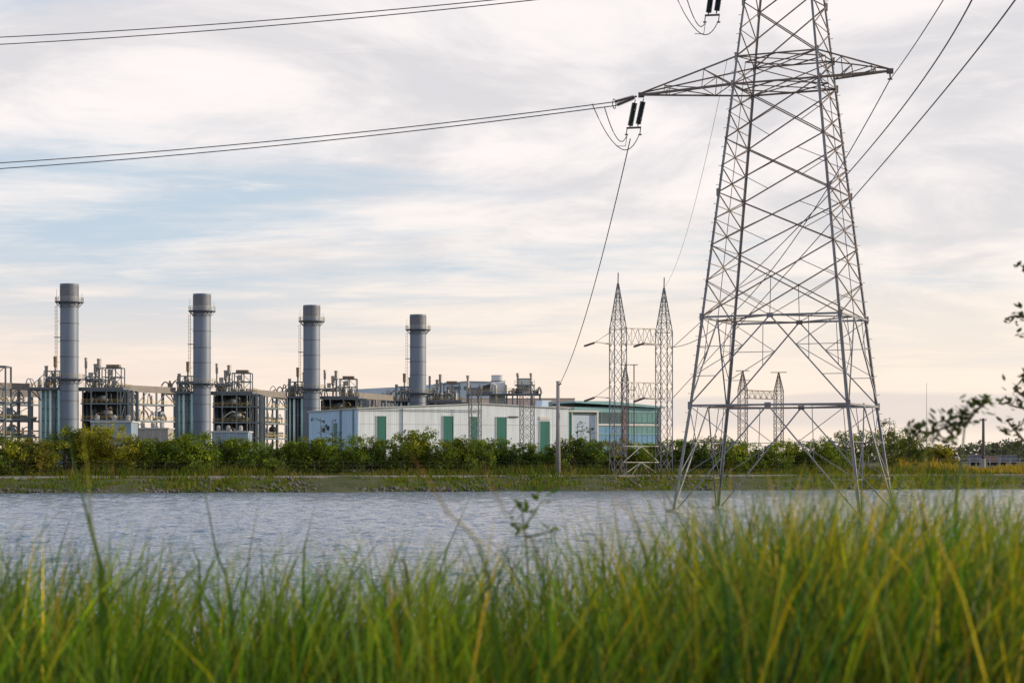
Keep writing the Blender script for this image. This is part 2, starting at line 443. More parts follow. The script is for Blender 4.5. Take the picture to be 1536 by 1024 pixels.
LAND = [(14, 'the open pipe bridge'), (60, "the first boiler's teal casing"), (104, 'the first chimney'), (150, "the first boiler's steel frame"), (208, 'the low grey shed'),
        (262, "the second boiler's casing"), (303, 'the second chimney'), (352, "the second boiler's steel frame"), (405, 'the second pipe bridge'), (450, 'the green riser pipe of the third boiler'), (472, 'the third chimney'),
        (505, 'the shaded blue warehouse wall'), (537, 'the warehouse corner'), (573, 'the first green warehouse door'), (604, 'the warehouse downpipe'), (640, 'the fourth chimney'), (672, 'the second green warehouse door'),
        (712, 'the shorter lattice mast'), (752, 'the third green warehouse door'), (790, 'the taller lattice mast'), (818, 'the last green warehouse door'), (840, 'the concrete pole'), (876, 'the grey annex'),
        (926, 'the first mast of the near gantry'), (962, 'the glass office'), (997, 'the second mast of the near gantry'), (1040, "the pylon's outermost leg"), (1085, 'the back leg of the pylon'), (1113, 'the first mast of the far gantry'),
        (1168, 'the second mast of the far gantry'), (1222, "the pylon's open middle"), (1285, "the pylon's near leg"), (1330, "the pylon's last leg")]
USED = set()
def where(px):
    best = None
    for lx, nm in LAND:
        for dx, w in ((0, 'below'), (-9, 'just left of'), (9, 'just right of'), (-18, 'further left of'), (18, 'further right of')):
            key = (lx, w)
            if key in USED: continue
            e = abs(px - (lx + dx))
            if best is None or e < best[0]: best = (e, key, f'{w} {nm}')
    USED.add(best[1]); return best[2]

def hedge():
    protos = [make_bush(k) for k in range(8)]
    names = ['dark', 'green', 'yellow-green', 'deep-green', 'dull', 'golden-tipped', 'blackish', 'brownish']
    # (pixel x, pixel y of the top)
    tops = []
    px = -40.
    prof = [(-60, 650), (60, 655), (85, 646), (110, 640), (160, 634), (200, 644), (230, 656), (270, 648), (310, 650), (370, 654), (400, 658), (440, 655), (480, 660), (520, 652), (550, 642), (585, 654), (630, 645), (665, 650), (690, 656), (730, 658), (765, 664), (790, 656), (830, 660), (870, 648), (885, 645), (920, 658), (960, 660), (1010, 655), (1060, 652), (1100, 660), (1150, 662), (1200, 654), (1240, 651), (1290, 655), (1340, 652)]
    first = [True] * 8; i = 0
    while px < 1262:
        j = [k for k in range(len(prof) - 1) if prof[k][0] <= px][-1]
        (xa, ya), (xb, yb_) = prof[j], prof[j + 1]
        py = ya + (yb_ - ya) * min(1, (px - xa) / (xb - xa)) + random.choice((-5, 0, 0, 3, 7)) + random.uniform(-3, 4)
        golden = 100 < px < 200
        k = random.choice([2, 5, 5, 1]) if golden else random.choice([0, 0, 1, 1, 2, 3, 4, 4, 6, 7])
        x0 = W(px, 200); D = yb(x0) + random.uniform(15.5, 19.5)
        zt = Z(py, D); h = zt - GZ
        o = protos[k] if first[k] else copy_tree(protos[k]); first[k] = False
        o.location = (W(px, D), D, GZ - .1); sc = h / 3.95
        o.scale = (random.uniform(.85, 1.15), random.uniform(.85, 1.1), sc); o.rotation_euler.z = random.choice([0, math.pi]) + random.uniform(-.4, .4)
        o['label'] = f'{"tall" if h > 3.9 else "rounded" if h > 3.2 else "low"} {names[k]} hedge bush {where(px)}'
        px += random.uniform(19, 26); i += 1
    for k in range(8):
        if first[k]:
            for c in kids(protos[k]): bpy.data.objects.remove(c)
            bpy.data.objects.remove(protos[k])
hedge()

def make_tree(px, D, pytop, wpx, label, tint, seed, n=190, leaf=.19, base=GZ, name='tree', group='trees beyond the east end of the pond'):
    random.seed(seed)
    h = Z(pytop, D) - base; w = wpx / F * D
    root = empty(name, (W(px, D), D, base), label, 'tree', group)
    cs = []; rs = []; mb = MB()
    mb.tube([(0, 0, -.2), (.05 * w, 0, h * .3), (.0, .05 * w, h * .62), (.04 * w, 0, h * .9)], [.045 * h * .6, .035 * h * .5, .016 * h, .006 * h], 8)
    for i in range(13):
        a = random.uniform(0, 6.28); t = random.uniform(.15, .85); L = w * .5 * (1.15 - t) * random.uniform(.7, 1.2) + .1 * w
        p0 = Vector((0, 0, h * t * .8)); p2 = p0 + Vector((math.cos(a) * L, math.sin(a) * L, h * random.uniform(.06, .24)))
        pm = (p0 + p2) / 2 + Vector((0, 0, h * .03))
        mb.tube([p0, pm, p2], [.012 * h, .008 * h, .003 * h], 5)
        for q in range(n // 13):
            u = random.uniform(.35, 1.1); c = p0.lerp(p2, u) + Vector((random.gauss(0, .07 * w), random.gauss(0, .07 * w), random.gauss(0, .05 * h)))
            if c.z > h: c.z = h * random.uniform(.9, 1)
            cs.append(tuple(c)); rs.append(random.uniform(.06, .12) * h)
    for q in range(8):
        cs.append((random.uniform(-.12, .12) * w, random.uniform(-.1, .1) * w, h * random.uniform(.85, 1.0))); rs.append(.07 * h)
    V, Fq, C = leaves(cs, rs, 22, leaf, (2.1 * tint[0], 1.95 * tint[1], 1.5 * tint[2]), .35)
    raw_mesh('crown', V, Fq, 'leaf', C).parent = root
    mb.build('trunk', 'bark', root)
    return root
for i, (px, D, yt, w, lab, t) in enumerate([
        (1332, 222, 628, 78, 'tall airy tree behind the last leg of the big pylon', (.045, .06, .018)),
        (1298, 218, 645, 72, 'dense low tree seen between the last two pylon legs', (.04, .055, .014)),
        (1374, 224, 648, 78, 'dark round tree beside the thin antenna mast', (.045, .055, .014)),
        (1408, 216, 666, 60, 'small yellowish tree at the end of the row before the open field', (.085, .085, .016)),
        (1258, 216, 648, 66, 'mid green tree rising over the hedge behind the near pylon leg', (.05, .065, .015)),
        (1352, 214, 678, 56, 'low bushy tree in front of the airy tall tree', (.06, .07, .014))]):
    make_tree(px, D, yt, w, lab, t, 40 + i)
random.seed(21)

# far wood on the east horizon: reads as one mass
def far_wood():
    cs = []; rs = []
    for i in range(330):
        D = random.uniform(820, 980); px = random.uniform(1290, 1900)
        top = 684 - 8 * math.sin((px - 1400) / 50.) ** 2 - random.uniform(0, 8) - (7 if px > 1500 else 0)
        for q in range(3):
            cs.append((W(px, D) + random.gauss(0, 2), D, max(GZ + .5, Z(top, D) - q * 2.6))); rs.append(random.uniform(1.6, 3.2))
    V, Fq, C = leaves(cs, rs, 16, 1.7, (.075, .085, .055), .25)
    o = raw_mesh('distant_woods', V, Fq, 'leaf', C); tag(o, 'hazy grey-green wood along the horizon beyond the field', 'woods', kind='stuff')
far_wood()

def tufts(name, label, cat, n, xr, sr, hr, tints, width, zfun=None, dens=None):
    xs = RNG.uniform(*xr, n); ss = RNG.uniform(*sr, n)
    # gather in clumps
    k = n // 9; cx = RNG.uniform(*xr, k); cs_ = RNG.uniform(*sr, k); idx = RNG.integers(0, k, n)
    xs = cx[idx] + RNG.normal(0, .35, n); ss = cs_[idx] + RNG.normal(0, .3, n)
    ch = RNG.uniform(.6, 1.25, k)[idx]; ct = RNG.integers(0, len(tints), k)[idx]
    h = RNG.uniform(*hr, n) * ch * (1 + .35 * np.sin(xs * .19 + 1) + .25 * np.sin(xs * .47))
    y = np.array([yb(a) for a in xs]) + ss; z = np.array([bank_z(s) for s in ss]) - .05
    a = RNG.uniform(0, 6.28, n); lean = RNG.uniform(.1, .5, n) * h
    base = np.stack([xs, y, z], 1); wv = np.stack([np.cos(a), np.sin(a) * .4, 0 * a], 1) * (width * RNG.uniform(.6, 1.3, n))[:, None]
    tip = base + np.stack([np.cos(a + 1.3) * lean, np.sin(a + 1.3) * lean, h], 1)
    mid = base * .5 + tip * .5 + np.stack([0 * a, 0 * a, h * .1], 1)
    V = np.stack([base - wv, base + wv, mid + wv * .8, tip, tip, mid - wv * .8], 1)[:, [0, 1, 2, 3, 5]]
    V = V.reshape(-1, 3); q = np.arange(n)[:, None] * 5
    F1 = np.concatenate([q + np.array([0, 1, 2, 4])], 0); F2 = q + np.array([4, 2, 3, 3])
    t = np.asarray(tints)[ct] * np.exp(RNG.normal(0, .2, (n, 1)))
    C = np.repeat(t, 5, 0)
    F2 = q + np.array([4, 2, 3])
    me_v = V
    # two meshes would split one mass, so turn the quad into two triangles
    Ft = np.concatenate([q + np.array([0, 1, 2]), q + np.array([0, 2, 4]), F2], 0)
    o = raw_mesh(name, me_v, Ft, 'blade', C, 3); tag(o, label, cat, kind='stuff'); return o
YG = [(.12, .135, .024), (.085, .13, .018), (.145, .135, .026), (.055, .095, .014), (.10, .125, .02)]
tufts('bank_grass', 'yellow-green grass growing down the far bank to the waterline', 'grass', 22000, (-70, 80), (.3, 6.4), (.12, .45), YG, .06)
tufts('verge_grass', 'rough pale grass between the bank road and the hedge', 'grass', 26000, (-75, 85), (8.3, 17.5), (.25, .85), [tuple(.72 * q for q in t) for t in YG] + [(.15, .12, .04)], .05)
tufts('field_grass', 'golden field grass beyond the end of the hedge', 'grass', 14000, (42, 95), (11, 34), (.5, 1.1), [(.30, .20, .035), (.24, .18, .03), (.2, .17, .04)], .06)

def stones():
    n = 1500; mbv = []; mbf = []
    base = np.array([(1, 0, 0), (-1, 0, 0), (0, 1, 0), (0, -1, 0), (0, 0, 1), (0, 0, -1)], float)
    tri = np.array([(0, 2, 4), (2, 1, 4), (1, 3, 4), (3, 0, 4), (2, 0, 5), (1, 2, 5), (3, 1, 5), (0, 3, 5)])
    for i in range(n):
        x = random.uniform(-65, 80); s = random.uniform(.0, 6.0)
        if math.sin(x * .21) + math.sin(x * .057 + 1) + random.gauss(0, .6) < .1: s = random.uniform(0, 1.6)
        r = random.uniform(.08, .24)
        v = base * r * RNG.uniform(.6, 1.3, (6, 3)) + np.array([x, yb(x) + s, bank_z(s) + r * .2])
        mbv.append(v); mbf.append(tri + i * 6)
    o = raw_mesh('bank_gravel', np.concatenate(mbv), np.concatenate(mbf), 'stone', None, 3)
    tag(o, 'grey broken stone strewn over the far bank', 'gravel', kind='stuff')
stones()

# ------------------------------------------------------------------ the big pylon
TC = Vector((14.5, 102.0, 0)); TU = Vector((.9165, -.40, 0)); TV = Vector((.40, .9165, 0))
KTAB = [(-3.2, 1.013), (-2.72, 1.0), (2.87, .848), (7.51, .745), (10.98, .667), (19.83, .468), (24.44, .367), (28, .27), (32.5, .16)]
def kk(h):
    for (a, ka), (b, kb) in zip(KTAB, KTAB[1:]):
        if h <= b: return ka + (kb - ka) * (h - a) / (b - a)
    return KTAB[-1][1]
def leg(c, h):                              # c: 'A','B','C','D'; h above the eye
    su, sv = {'A': (-1, -1), 'C': (1, -1), 'B': (-1, 1), 'D': (1, 1)}[c]; k = kk(h)
    p = TC + TU * (su * 5.0 * k) + TV * (sv * 3.9 * k); p.z = h + EYE; return p
def pylon():
    root = empty('lattice_pylon', (TC.x, TC.y, 0), 'tall steel lattice pylon standing with its four legs in the pond', 'pylon')
    off = Vector((TC.x, TC.y, 0))
    def T(p): return Vector(p) - off
    def part(mb, name, m='rust', par=root): return mb.build(name, m, par)
    lv_leg = [-3.2, 2.87, 7.51, 11.4, 19.83, 24.44, 28, 32.5]
    for c in 'ABCD':
        mb = MB()
        su, sv = {'A': (-1, -1), 'C': (1, -1), 'B': (-1, 1), 'D': (1, 1)}[c]
        for a, b in zip(lv_leg, lv_leg[1:]):
            w = .155 if a < 7 else .13 if a < 19 else .11
            mb.angle(T(leg(c, a)), T(leg(c, b)), w, .035, TU * su + TV * sv)
        st = mb                                               # step bolts on two legs
        for i in range(60):
            h = -1.5 + i * .5; p = T(leg(c, h)); d = (TV * sv if i % 2 else TU * su)
            if c in 'AD': st.bar(p, p + d * .16, .025)
        for h in (2.87, 7.51, 19.83, 21.3, 14.1, 24.2):
            p = T(leg(c, h)); mb.bar(p + Vector((0, 0, -.2)), p + Vector((0, 0, .2)), .15, .1)
        part(mb, 'leg', 'steel')
    faces = [('A', 'C'), ('B', 'D'), ('A', 'B'), ('C', 'D')]
    rings = [2.87, 7.51]
    for fi, (a, b) in enumerate(faces):
        wide = fi < 2; mb = MB(); w1, w2, w3 = .064, .048, .034
        L = lambda c, h: T(leg(c, h))
        # bottom bay: inverted V from the ring's middle to the feet
        def kbay(h0, h1, sub=2):
            mid = (L(a, h1) + L(b, h1)) / 2
            for c, o in ((a, b), (b, a)):
                foot = L(c, h0); mb.bar(foot, mid, w1, w1)
                prev = None
                for i in range(1, sub + 1):
                    t = i / (sub + 1); q = foot.lerp(mid, t); g = L(c, h0 + (h1 - h0) * t)
                    mb.bar(q, g, w3)
                    if prev: mb.bar(prev, g, w3) if i % 2 else mb.bar(q, L(c, h0 + (h1 - h0) * (i - 1) / (sub + 1)), w3)
                    prev = q
                mb.bar(foot.lerp(mid, sub / (sub + 1)), L(c, h1), w3)
                mb.bar(foot.lerp(mid, .5), (L(c, h1) * .55 + mid * .45), w3)
        kbay(-2.9, 2.87, 2); kbay(2.87, 7.51, 2)
        for h in rings:
            mb.bar(L(a, h), L(b, h), .10, .10)
            p = (L(a, h) + L(b, h)) / 2; d = (L(b, h) - L(a, h)).normalized(); mb.bar(p - d * .17, p + d * .17, .05, .24)
        part(mb, 'ring_bracing', 'steel')
        mb = MB()
        if wide:
            lv = [7.51, 11.3, 14.1, 16.95, 19.83, 21.3, 24.2, 26.3, 28.3, 30.3, 32.5]
            for p, q in zip(lv, lv[1:]):
                if p < 19 or p > 21: 
                    mb.bar(L(a, p), L(b, q), w1, .06); mb.bar(L(b, p), L(a, q), w1, .06)
                else:
                    mb.bar(L(a, p), L(b, q), w2, .05); mb.bar(L(b, p), L(a, q), w2, .05)
            # staggered second lacing and redundants
            for p, q in zip(lv[:4], lv[1:5]):
                m = (p + q) / 2; x = (L(a, m) + L(b, m)) / 2
                for c, o in ((a, b), (b, a)):
                    mb.bar(L(c, p).lerp(L(o, q), .25), L(c, m), w3); mb.bar(L(c, q).lerp(L(o, p), .25), L(c, m), w3)
            h = 7.51; x = (L(a, 9.6) + L(b, 9.6)) / 2
            mid = (L(a, h) + L(b, h)) / 2
            mb.bar(mid, x, w3)
            for c in (a, b): mb.bar(mid, L(c, 9.45), w3)
            for h in (19.83, 21.3, 26.3): mb.bar(L(a, h), L(b, h), .09 if h < 20 else .07)
        else:
            lv = [7.51, 9.4, 11.3, 12.7, 14.1, 15.5, 16.95, 18.4, 19.83, 21.3, 22.75, 24.2, 26.3, 28.3, 30.3, 32.5]
            for i, (p, q) in enumerate(zip(lv, lv[1:])):
                mb.bar(L(a, p), L(b, q), w2, .05); mb.bar(L(b, p), L(a, q), w2, .05)
                m = (p + q) / 2
                if p < 21:
                    mb.bar(L(a, m), L(b, m), w3)
                if i % 2 == 0: mb.bar(L(a, p), L(b, p), w3)
                mp = (L(a, q) + L(b, q)) / 2
                if i < 9: mb.bar((L(a, p) + L(b, p)) / 2, mp, w3)
        part(mb, 'bracing', 'rust')
    # plan bracing inside the rings
    for h in (2.87, 7.51, 19.83, 21.3):
        mb = MB(); m = [(T(leg(a, h)) + T(leg(b, h))) / 2 for a, b in (('A', 'C'), ('C', 'D'), ('D', 'B'), ('B', 'A'))]
        for i in range(4): mb.bar(m[i], m[(i + 1) % 4], .06)
        if h > 15: mb.bar(T(leg('A', h)), T(leg('D', h)), .05); mb.bar(T(leg('B', h)), T(leg('C', h)), .05)
        part(mb, 'plan_bracing', 'rust')
    for c in 'ABCD':
        q = T(leg(c, -2.62)); MB().lathe([(.34, -1.2), (.34, -.02), (.28, .12)], (q.x, q.y, q.z - .05), 14).build('footing', 'conc', root)
    def arm(side, a, ztip, hb, ht, name='cross_arm'):
        near, far = ('A', 'B') if side < 0 else ('C', 'D')
        tip = T(TC + TU * (side * a)); tip.z = ztip + EYE
        mb = MB()
        bn, bf, tn, tf = T(leg(near, hb)), T(leg(far, hb if side < 0 else hb + .55)), T(leg(near, ht)), T(leg(far, ht))
        mb.bar(bn, tip, .12, .12); mb.bar(bf, tip, .085); mb.bar(tn, tip + Vector((0, 0, .1)), .07); mb.bar(tf, tip + Vector((0, 0, .1)), .07)
        ts = (.33, .62) if a > 5 else (.45,)
        pb = (bn, bf, tn, tf)
        for t in ts:
            q = [k.lerp(tip, t) for k in pb]
            mb.bar(q[0], q[2], .04).bar(q[1], q[3], .04).bar(q[0], q[1], .04).bar(q[2], q[3], .04).bar(q[0], q[3], .04)
            mb.bar(pb[0], q[2], .05).bar(pb[1], q[3], .05).bar(pb[0], q[1], .04)
            pb = q
        o = part(mb, name, 'rust')
        tp = MB().bar(tip - Vector((.16, 0, 0)), tip + Vector((.16, 0, 0)), .2, .26)
        tp.build('tip_plate', 'hard', o)
        return tip + off
    return arm(-1, 8.09, 20.0, 19.83, 21.3), arm(1, 5.61, 20.2, 19.83, 21.3), arm(-1, 3.6, 26.35, 26.3, 28.0), arm(1, 4.3, 25.9, 26.3, 28.0)
TIPL, TIPR, TIPU, TIPV = pylon()

def insulator(name, p, q, label, group, r=.165, m='insul', parts=True):
    """string of sheds from p to q"""
    p, q = Vector(p), Vector(q); d = q - p; Ln = d.length; d.normalize()
    o = empty(name, p, label, 'insulator', group)
    n = max(6, int(Ln / .075)); e = MB()
    pts = []; rs = []
    s0, s1 = .12 * Ln, .94 * Ln
    for i in range(n):
        t = s0 + (s1 - s0) * i / n; w = (s1 - s0) / n
        for f, rr in ((0, .5), (.15, 1), (.5, .92), (.7, .52)): pts.append(d * (t + w * f)); rs.append(r * rr)
    e.tube(pts, rs, 12); e.build('shed_column', m, o, smooth=False)
    c = MB().tube([Vector((0, 0, 0)), d * (s0 + .02)], .03, 6); c.build('top_fitting', 'hard', o)
    c = MB().tube([d * (s1 - .02), d * Ln], .035, 6); c.build('end_fitting', 'hard', o)
    return o

def line(name, pts, r, label, cat, group=None, m='wire', n=6):
    p0 = Vector(pts[0]); o = MB().tube([Vector(p) - p0 for p in pts], r, n).build(name, m, smooth=True, loc=p0)
    return tag(o, label, cat, group)
def sag(p, q, s, n=28):
    p, q = Vector(p), Vector(q)
    return [p.lerp(q, i / n) - Vector((0, 0, 4 * s * (i / n) * (1 - i / n))) for i in range(n + 1)]

IG = 'hanging insulator pairs on the pylon'; TG = 'tension insulator pairs on the pylon'
def arm_set(tip, which, qs, drop=0.):
    # two hanging strings under the tip, a yoke and a jumper loop
    a0, a1 = tip + Vector((-.32, .1, -.25)), tip + Vector((.12, -.1, -.22))
    b0, b1 = tip + Vector((-.62, .1, -1.78 - drop)), tip + Vector((-.20, -.1, -1.72 - drop))
    insulator('hanging_insulator', a0, b0, f'dark ribbed insulator hanging under the {which} arm, outer one of its pair', IG)
    insulator('hanging_insulator', a1, b1, f'dark ribbed insulator hanging under the {which} arm, inner one of its pair', IG)
    y = empty('yoke', (b0 + b1) / 2, f'dark steel yoke under the hanging insulators of the {which} arm', 'yoke plate', 'yokes under the hanging insulators')
    mid = (b0 + b1) / 2; mb = MB()
    mb.bar(Vector((-.4, .02, -.06)), Vector((.4, -.02, -.03)), .07, .1); mb.build('yoke_bar', 'hard', y)
    for sx in (-.37, .37):
        MB().bar(Vector((sx, 0, -.08)), Vector((sx - .04, 0, -.42)), .05).bar(Vector((sx - .12, 0, -.42)), Vector((sx + .06, 0, -.42)), .07).build('clamp', 'hard', y)
    t0, t1 = tip + Vector((-.25, .15, -.02)), tip + Vector((-.25, -.15, -.12))
    e0, e1 = tip + Vector((-1.5, .25, -.34)), tip + Vector((-1.42, -.2, -.62))
    insulator('tension_insulator', t0, e0, f'slanting tension insulator at the {which} arm tip, higher one of its pair', TG, .11, 'insulb')
    insulator('tension_insulator', t1, e1, f'slanting tension insulator at the {which} arm tip, lower one of its pair', TG, .11, 'insulb')
    ring = [(e0 + e1) / 2 + Vector((-.02 + .10 * math.sin(t), .2 * math.sin(t), .26 * math.cos(t))) for t in [k * math.pi / 10 for k in range(21)]]
    line('arcing_ring', ring, .025, f'thin grading ring at the end of the {which} tension insulators', 'grading ring', 'grading rings', 'hard')
    # jumpers
    for i, l in enumerate(('outer', 'inner')):
        st = (e1 if i else e0) + (qs[i] - (e1 if i else e0)).normalized() * (.65 if i else 1.25)
        en = mid + Vector((.30 if not i else -.36, .1 - .2 * i, -.42))
        pts = []
        for k in range(17):
            t = k / 16; p = st.lerp(en, t); dz = -(1.6 if not i else 1.0) * (1 - abs(2 * t - 1) ** 2.2) * (.62 + .5 * t)
            pts.append(p + Vector((0, 0, dz)))
        line('jumper_cable', pts, .026, f'{l} slack jumper cable looping under the {which} arm of the pylon', 'jumper cable', 'jumper cables')
    st = mid + Vector((-.95, 0, -1.05)); MB().bar(st - mid, st - mid + Vector((.5, .1, .02)), .03).bar((-.36, .1, -.42), st - mid + Vector((.5, .1, .02)), .03).build('jumper_spacer', 'hard', y)
    return e0, e1
el0, el1 = arm_set(TIPL, 'long lower', (P(-420, 262, 128), P(-420, 272, 128)))
eu0, eu1 = arm_set(TIPU, 'upper', (P(-420, 68, 128), P(-420, 81, 128)), .6)
# twin conductors to the west
for e, py0, l in ((el0, 262, 'higher'), (el1, 272, 'lower')):
    q = P(-420, py0, 128)
    line('conductor', sag(e, q, .75), .03, f'{l} of the twin wires running from the lower pylon arm above the chimneys', 'power line', 'twin conductors on the chimney side of the pylon')
for e, py0, l in ((eu0, 68, 'higher'), (eu1, 81, 'lower')):
    q = P(-420, py0, 128)
    line('conductor', sag(e, q, .8), .03, f'{l} of the topmost twin wires crossing the upper corner of the sky', 'power line', 'twin conductors on the chimney side of the pylon')
# three conductors up to the east: from the near gantry, past the pylon, overhead
def three(px0, py0, D0, pm, dm, pe, De, label, r=.034):
    a = P(px0, py0, D0); m = P(*pm, dm); e = P(*pe, De)
    # quadratic through the three points
    pts = []
    tm = .5
    c = (m - a * .25 - e * .25) / .5
    for k in range(41):
        t = k / 40; pts.append(a * (1 - t) ** 2 + c * 2 * t * (1 - t) + e * t * t)
    line('conductor', pts, r, label, 'power line', 'conductors rising past the pylon to the sky corner')
tr = TIPR + Vector((.02, 0, -.3))
sx = empty('short_insulator', TIPR + Vector((0, 0, -.12)), 'short dark hanger under the tip of the short pylon arm', 'insulator')
MB().tube([(0, 0, 0), (0.01, 0, -.3)], [.05, .04], 8).build('hanger', 'hard', sx); MB().bar((-.12, 0, -.3), (.12, 0, -.3), .07).build('clamp', 'hard', sx)
line('conductor', sag(tr + Vector((0, 0, -.1)), P(1420, -8, 70), .1, 10), .024, 'wire rising from the short pylon arm tip to the top edge of the sky', 'power line', 'conductors rising past the pylon to the sky corner')
line('conductor', sag(P(1004, 521, 184), tr + Vector((0, 0, -.1)), 3.4, 40), .03, 'wire from the near gantry up to the tip of the short pylon arm', 'power line', 'conductors rising past the pylon to the sky corner')
three(1008, 522, 185, (1232, 304), 118, (1462, -8), 62, 'middle of the wires rising behind the pylon to the top edge', .03)
three(1008, 598, 185, (1262, 317), 116, (1530, -10), 60, 'outermost of the wires rising behind the pylon to the top corner', .03)
line('conductor', sag(P(996, 432, 184), TIPU + Vector((.5, 1, -4.6)), 2.0, 30), .012, 'very thin pale wire slanting down from the pylon to the near gantry peak', 'power line')
line('guy_wire', sag(TIPL + Vector((-.6, 0, -2.4)), P(839, 577, 181), 1.6, 30), .03, 'single wire sagging from the lower pylon arm to the top of the concrete pole', 'power line')

# ------------------------------------------------------------------ gantries
def lattice_mast(root, cx, cy, w, z0, z1, zp, rz, nb, r=.05, name='mast', m='steel', spike=.8, tbar=0):
    mb = MB(); c, s = math.cos(rz), math.sin(rz); k = w / 2
    cor = [Vector((cx + a * k * c - b * k * s, cy + a * k * s + b * k * c, 0)) for a, b in ((-1, -1), (1, -1), (1, 1), (-1, 1))]
    ax = Vector((cx, cy, 0))
    def at(i, z):
        if z <= z1: t = 1
        else: t = 1 - (z - z1) / (zp - z1) * .93
        p = ax.lerp(cor[i], t); p.z = z; return p
    lev = [z0 + (z1 - z0) * i / nb for i in range(nb + 1)]
    if zp > z1: lev += [z1 + (zp - z1) * f for f in (.22, .42, .62, .8, 1)]
    for a, b in zip(lev, lev[1:]):
        for i in range(4):
            j = (i + 1) % 4
            mb.bar(at(i, a), at(i, b), r * 2)
            mb.bar(at(i, a), at(j, b), r * .85); mb.bar(at(j, a), at(i, b), r * .85)
            if b >= z1: mb.bar(at(i, b), at(j, b), r)
    o = mb.build(name, m, root)
    if spike:
        MB().bar(Vector((cx, cy, zp - .1)), Vector((cx + .02, cy, zp + spike)), r * 2.4).build('spike', m, o)
    if tbar:
        MB().bar(Vector((cx - tbar, cy, zp)), Vector((cx + tbar, cy, zp + .02)), r * 2.2).build('top_bar', m, o)
    return o
def truss(root, p, q, h, n, depth, r, name='truss_beam', m='steel'):
    p, q = Vector(p), Vector(q); d = (q - p).normalized(); sdir = Vector((0, 0, 1)).cross(d).normalized() * depth / 2; up = Vector((0, 0, h))
    mb = MB()
    for sg in (-1, 1):
        a, b = p + sdir * sg, q + sdir * sg
        mb.bar(a, b, r * 2.2); mb.bar(a + up, b + up, r * 2)
        for i in range(n):
            t0, t1 = i / n, (i + 1) / n
            mb.bar(a.lerp(b, t0), (a + up).lerp(b + up, (t0 + t1) / 2), r); mb.bar((a + up).lerp(b + up, (t0 + t1) / 2), a.lerp(b, t1), r)
            mb.bar(a.lerp(b, t1), (a + up).lerp(b + up, t1), r * .8)
    for i in range(n + 1):
        mb.bar(p.lerp(q, i / n) - sdir, p.lerp(q, i / n) + sdir, r); mb.bar(p.lerp(q, i / n) - sdir + up, p.lerp(q, i / n) + sdir + up, r)
    return mb.build(name, m, root)
def near_gantry():
    D0, D1 = 180.5, 184.
    a = P(927, 711, D0); b = P(996, 711, D1)
    root = empty('gantry', (a.x, a.y, 1.3), 'near steel gantry of two pointed lattice masts beside the far road', 'gantry')
    off = Vector((a.x, a.y, 1.3)); r = .05
    A = Vector((0, 0, 0)); B = b - a; B.z = 0
    z = lambda py, D: Z(py, D) - 1.3
    lattice_mast(root, 0, 0, 1.22, -.1, z(494, D0), z(425, D0), .35, 8, .042, spike=1.0)
    lattice_mast(root, B.x, B.y, 1.22, -.1, z(499, D1), z(432, D1), .35, 8, .042, spike=1.0)
    for py, h in ((516, 1.5), (597, 1.5)):
        truss(root, A + Vector((.5, 0, z(py, D0))), B + Vector((-.5, 0, z(py + 1, D1))), h, 3, .9, .042)
        # the arm that carries the strings past the first mast
        mb = MB(); p = Vector((-.6, 0, z(py, D0))); q = Vector((-2.2, -2.4, z(py, D0) + .05))
        mb.bar(p, q, .1).bar(p + Vector((0, .6, 0)), q, .08).bar(p + Vector((0, 0, 1.2)), q, .05); mb.build('arm', 'steel', root)
        p = B + Vector((-.8, 0, z(py + 1, D1))); q = p + Vector((-1.2, -2.4, .05))
        MB().bar(p, q, .09).bar(p + Vector((.9, 0, 0)), q, .07).build('arm', 'steel', root)
        nm = 'upper' if py < 550 else 'lower'
        for base, w in ((A + Vector((-2.2, -2.4, z(py, D0) + .02)), 'outer'), (B + Vector((-2.0, -2.4, z(py + 1, D1) + .02)), 'inner')):
            insulator('gantry_insulator', base + off, base + off + Vector((-1.15, -.9, -.42)), f'brown slanting insulator at the {w} end of the {nm} gantry arm', 'slanting insulators on the near gantry', .10, 'insulb')
    mb = MB()
    for py in (669, 693):
        mb.bar(A + Vector((.5, 0, z(py, D0))), B + Vector((-.5, 0, z(py, D1))), .055)
    m = (A + B) / 2
    for sg, e in ((-1, A), (1, B)):
        mb.bar(m + Vector((0, 0, z(669, 182))), e + Vector((-sg * .5, 0, z(693, 182))), .045)
        mb.bar(m + Vector((0, 0, z(693, 182))), e + Vector((-sg * .5, 0, .05)), .045)
        mb.bar(m + Vector((0, 0, z(693, 182))), e + Vector((-sg * 1.3, 0, .05)), .035)
    mb.bar(m + Vector((0, 0, z(693, 182))), m, .05)
    mb.build('base_bracing', 'steel', root)
near_gantry()
def far_gantry():
    D = 330.; a = P(1114, 700, D); b = P(1168, 700, D + 6)
    root = empty('gantry', (a.x, a.y, GZ), 'far gantry of two lattice masts with T-shaped tops framed by the pylon legs', 'gantry')
    z = lambda py: Z(py, D) - GZ
    B = b - a; B.z = 0
    lattice_mast(root, 0, 0, 1.3, -.1, z(584), z(556), .2, 11, .055, spike=0, tbar=1.15, m='rust')
    lattice_mast(root, B.x, B.y, 1.3, -.1, z(584), z(556), .2, 11, .055, spike=0, tbar=1.4, m='rust')
    truss(root, Vector((.6, 0, z(597))), Vector((B.x - .6, B.y, z(597))), z(585) - z(597), 5, 1.0, .05, m='rust')
far_gantry()
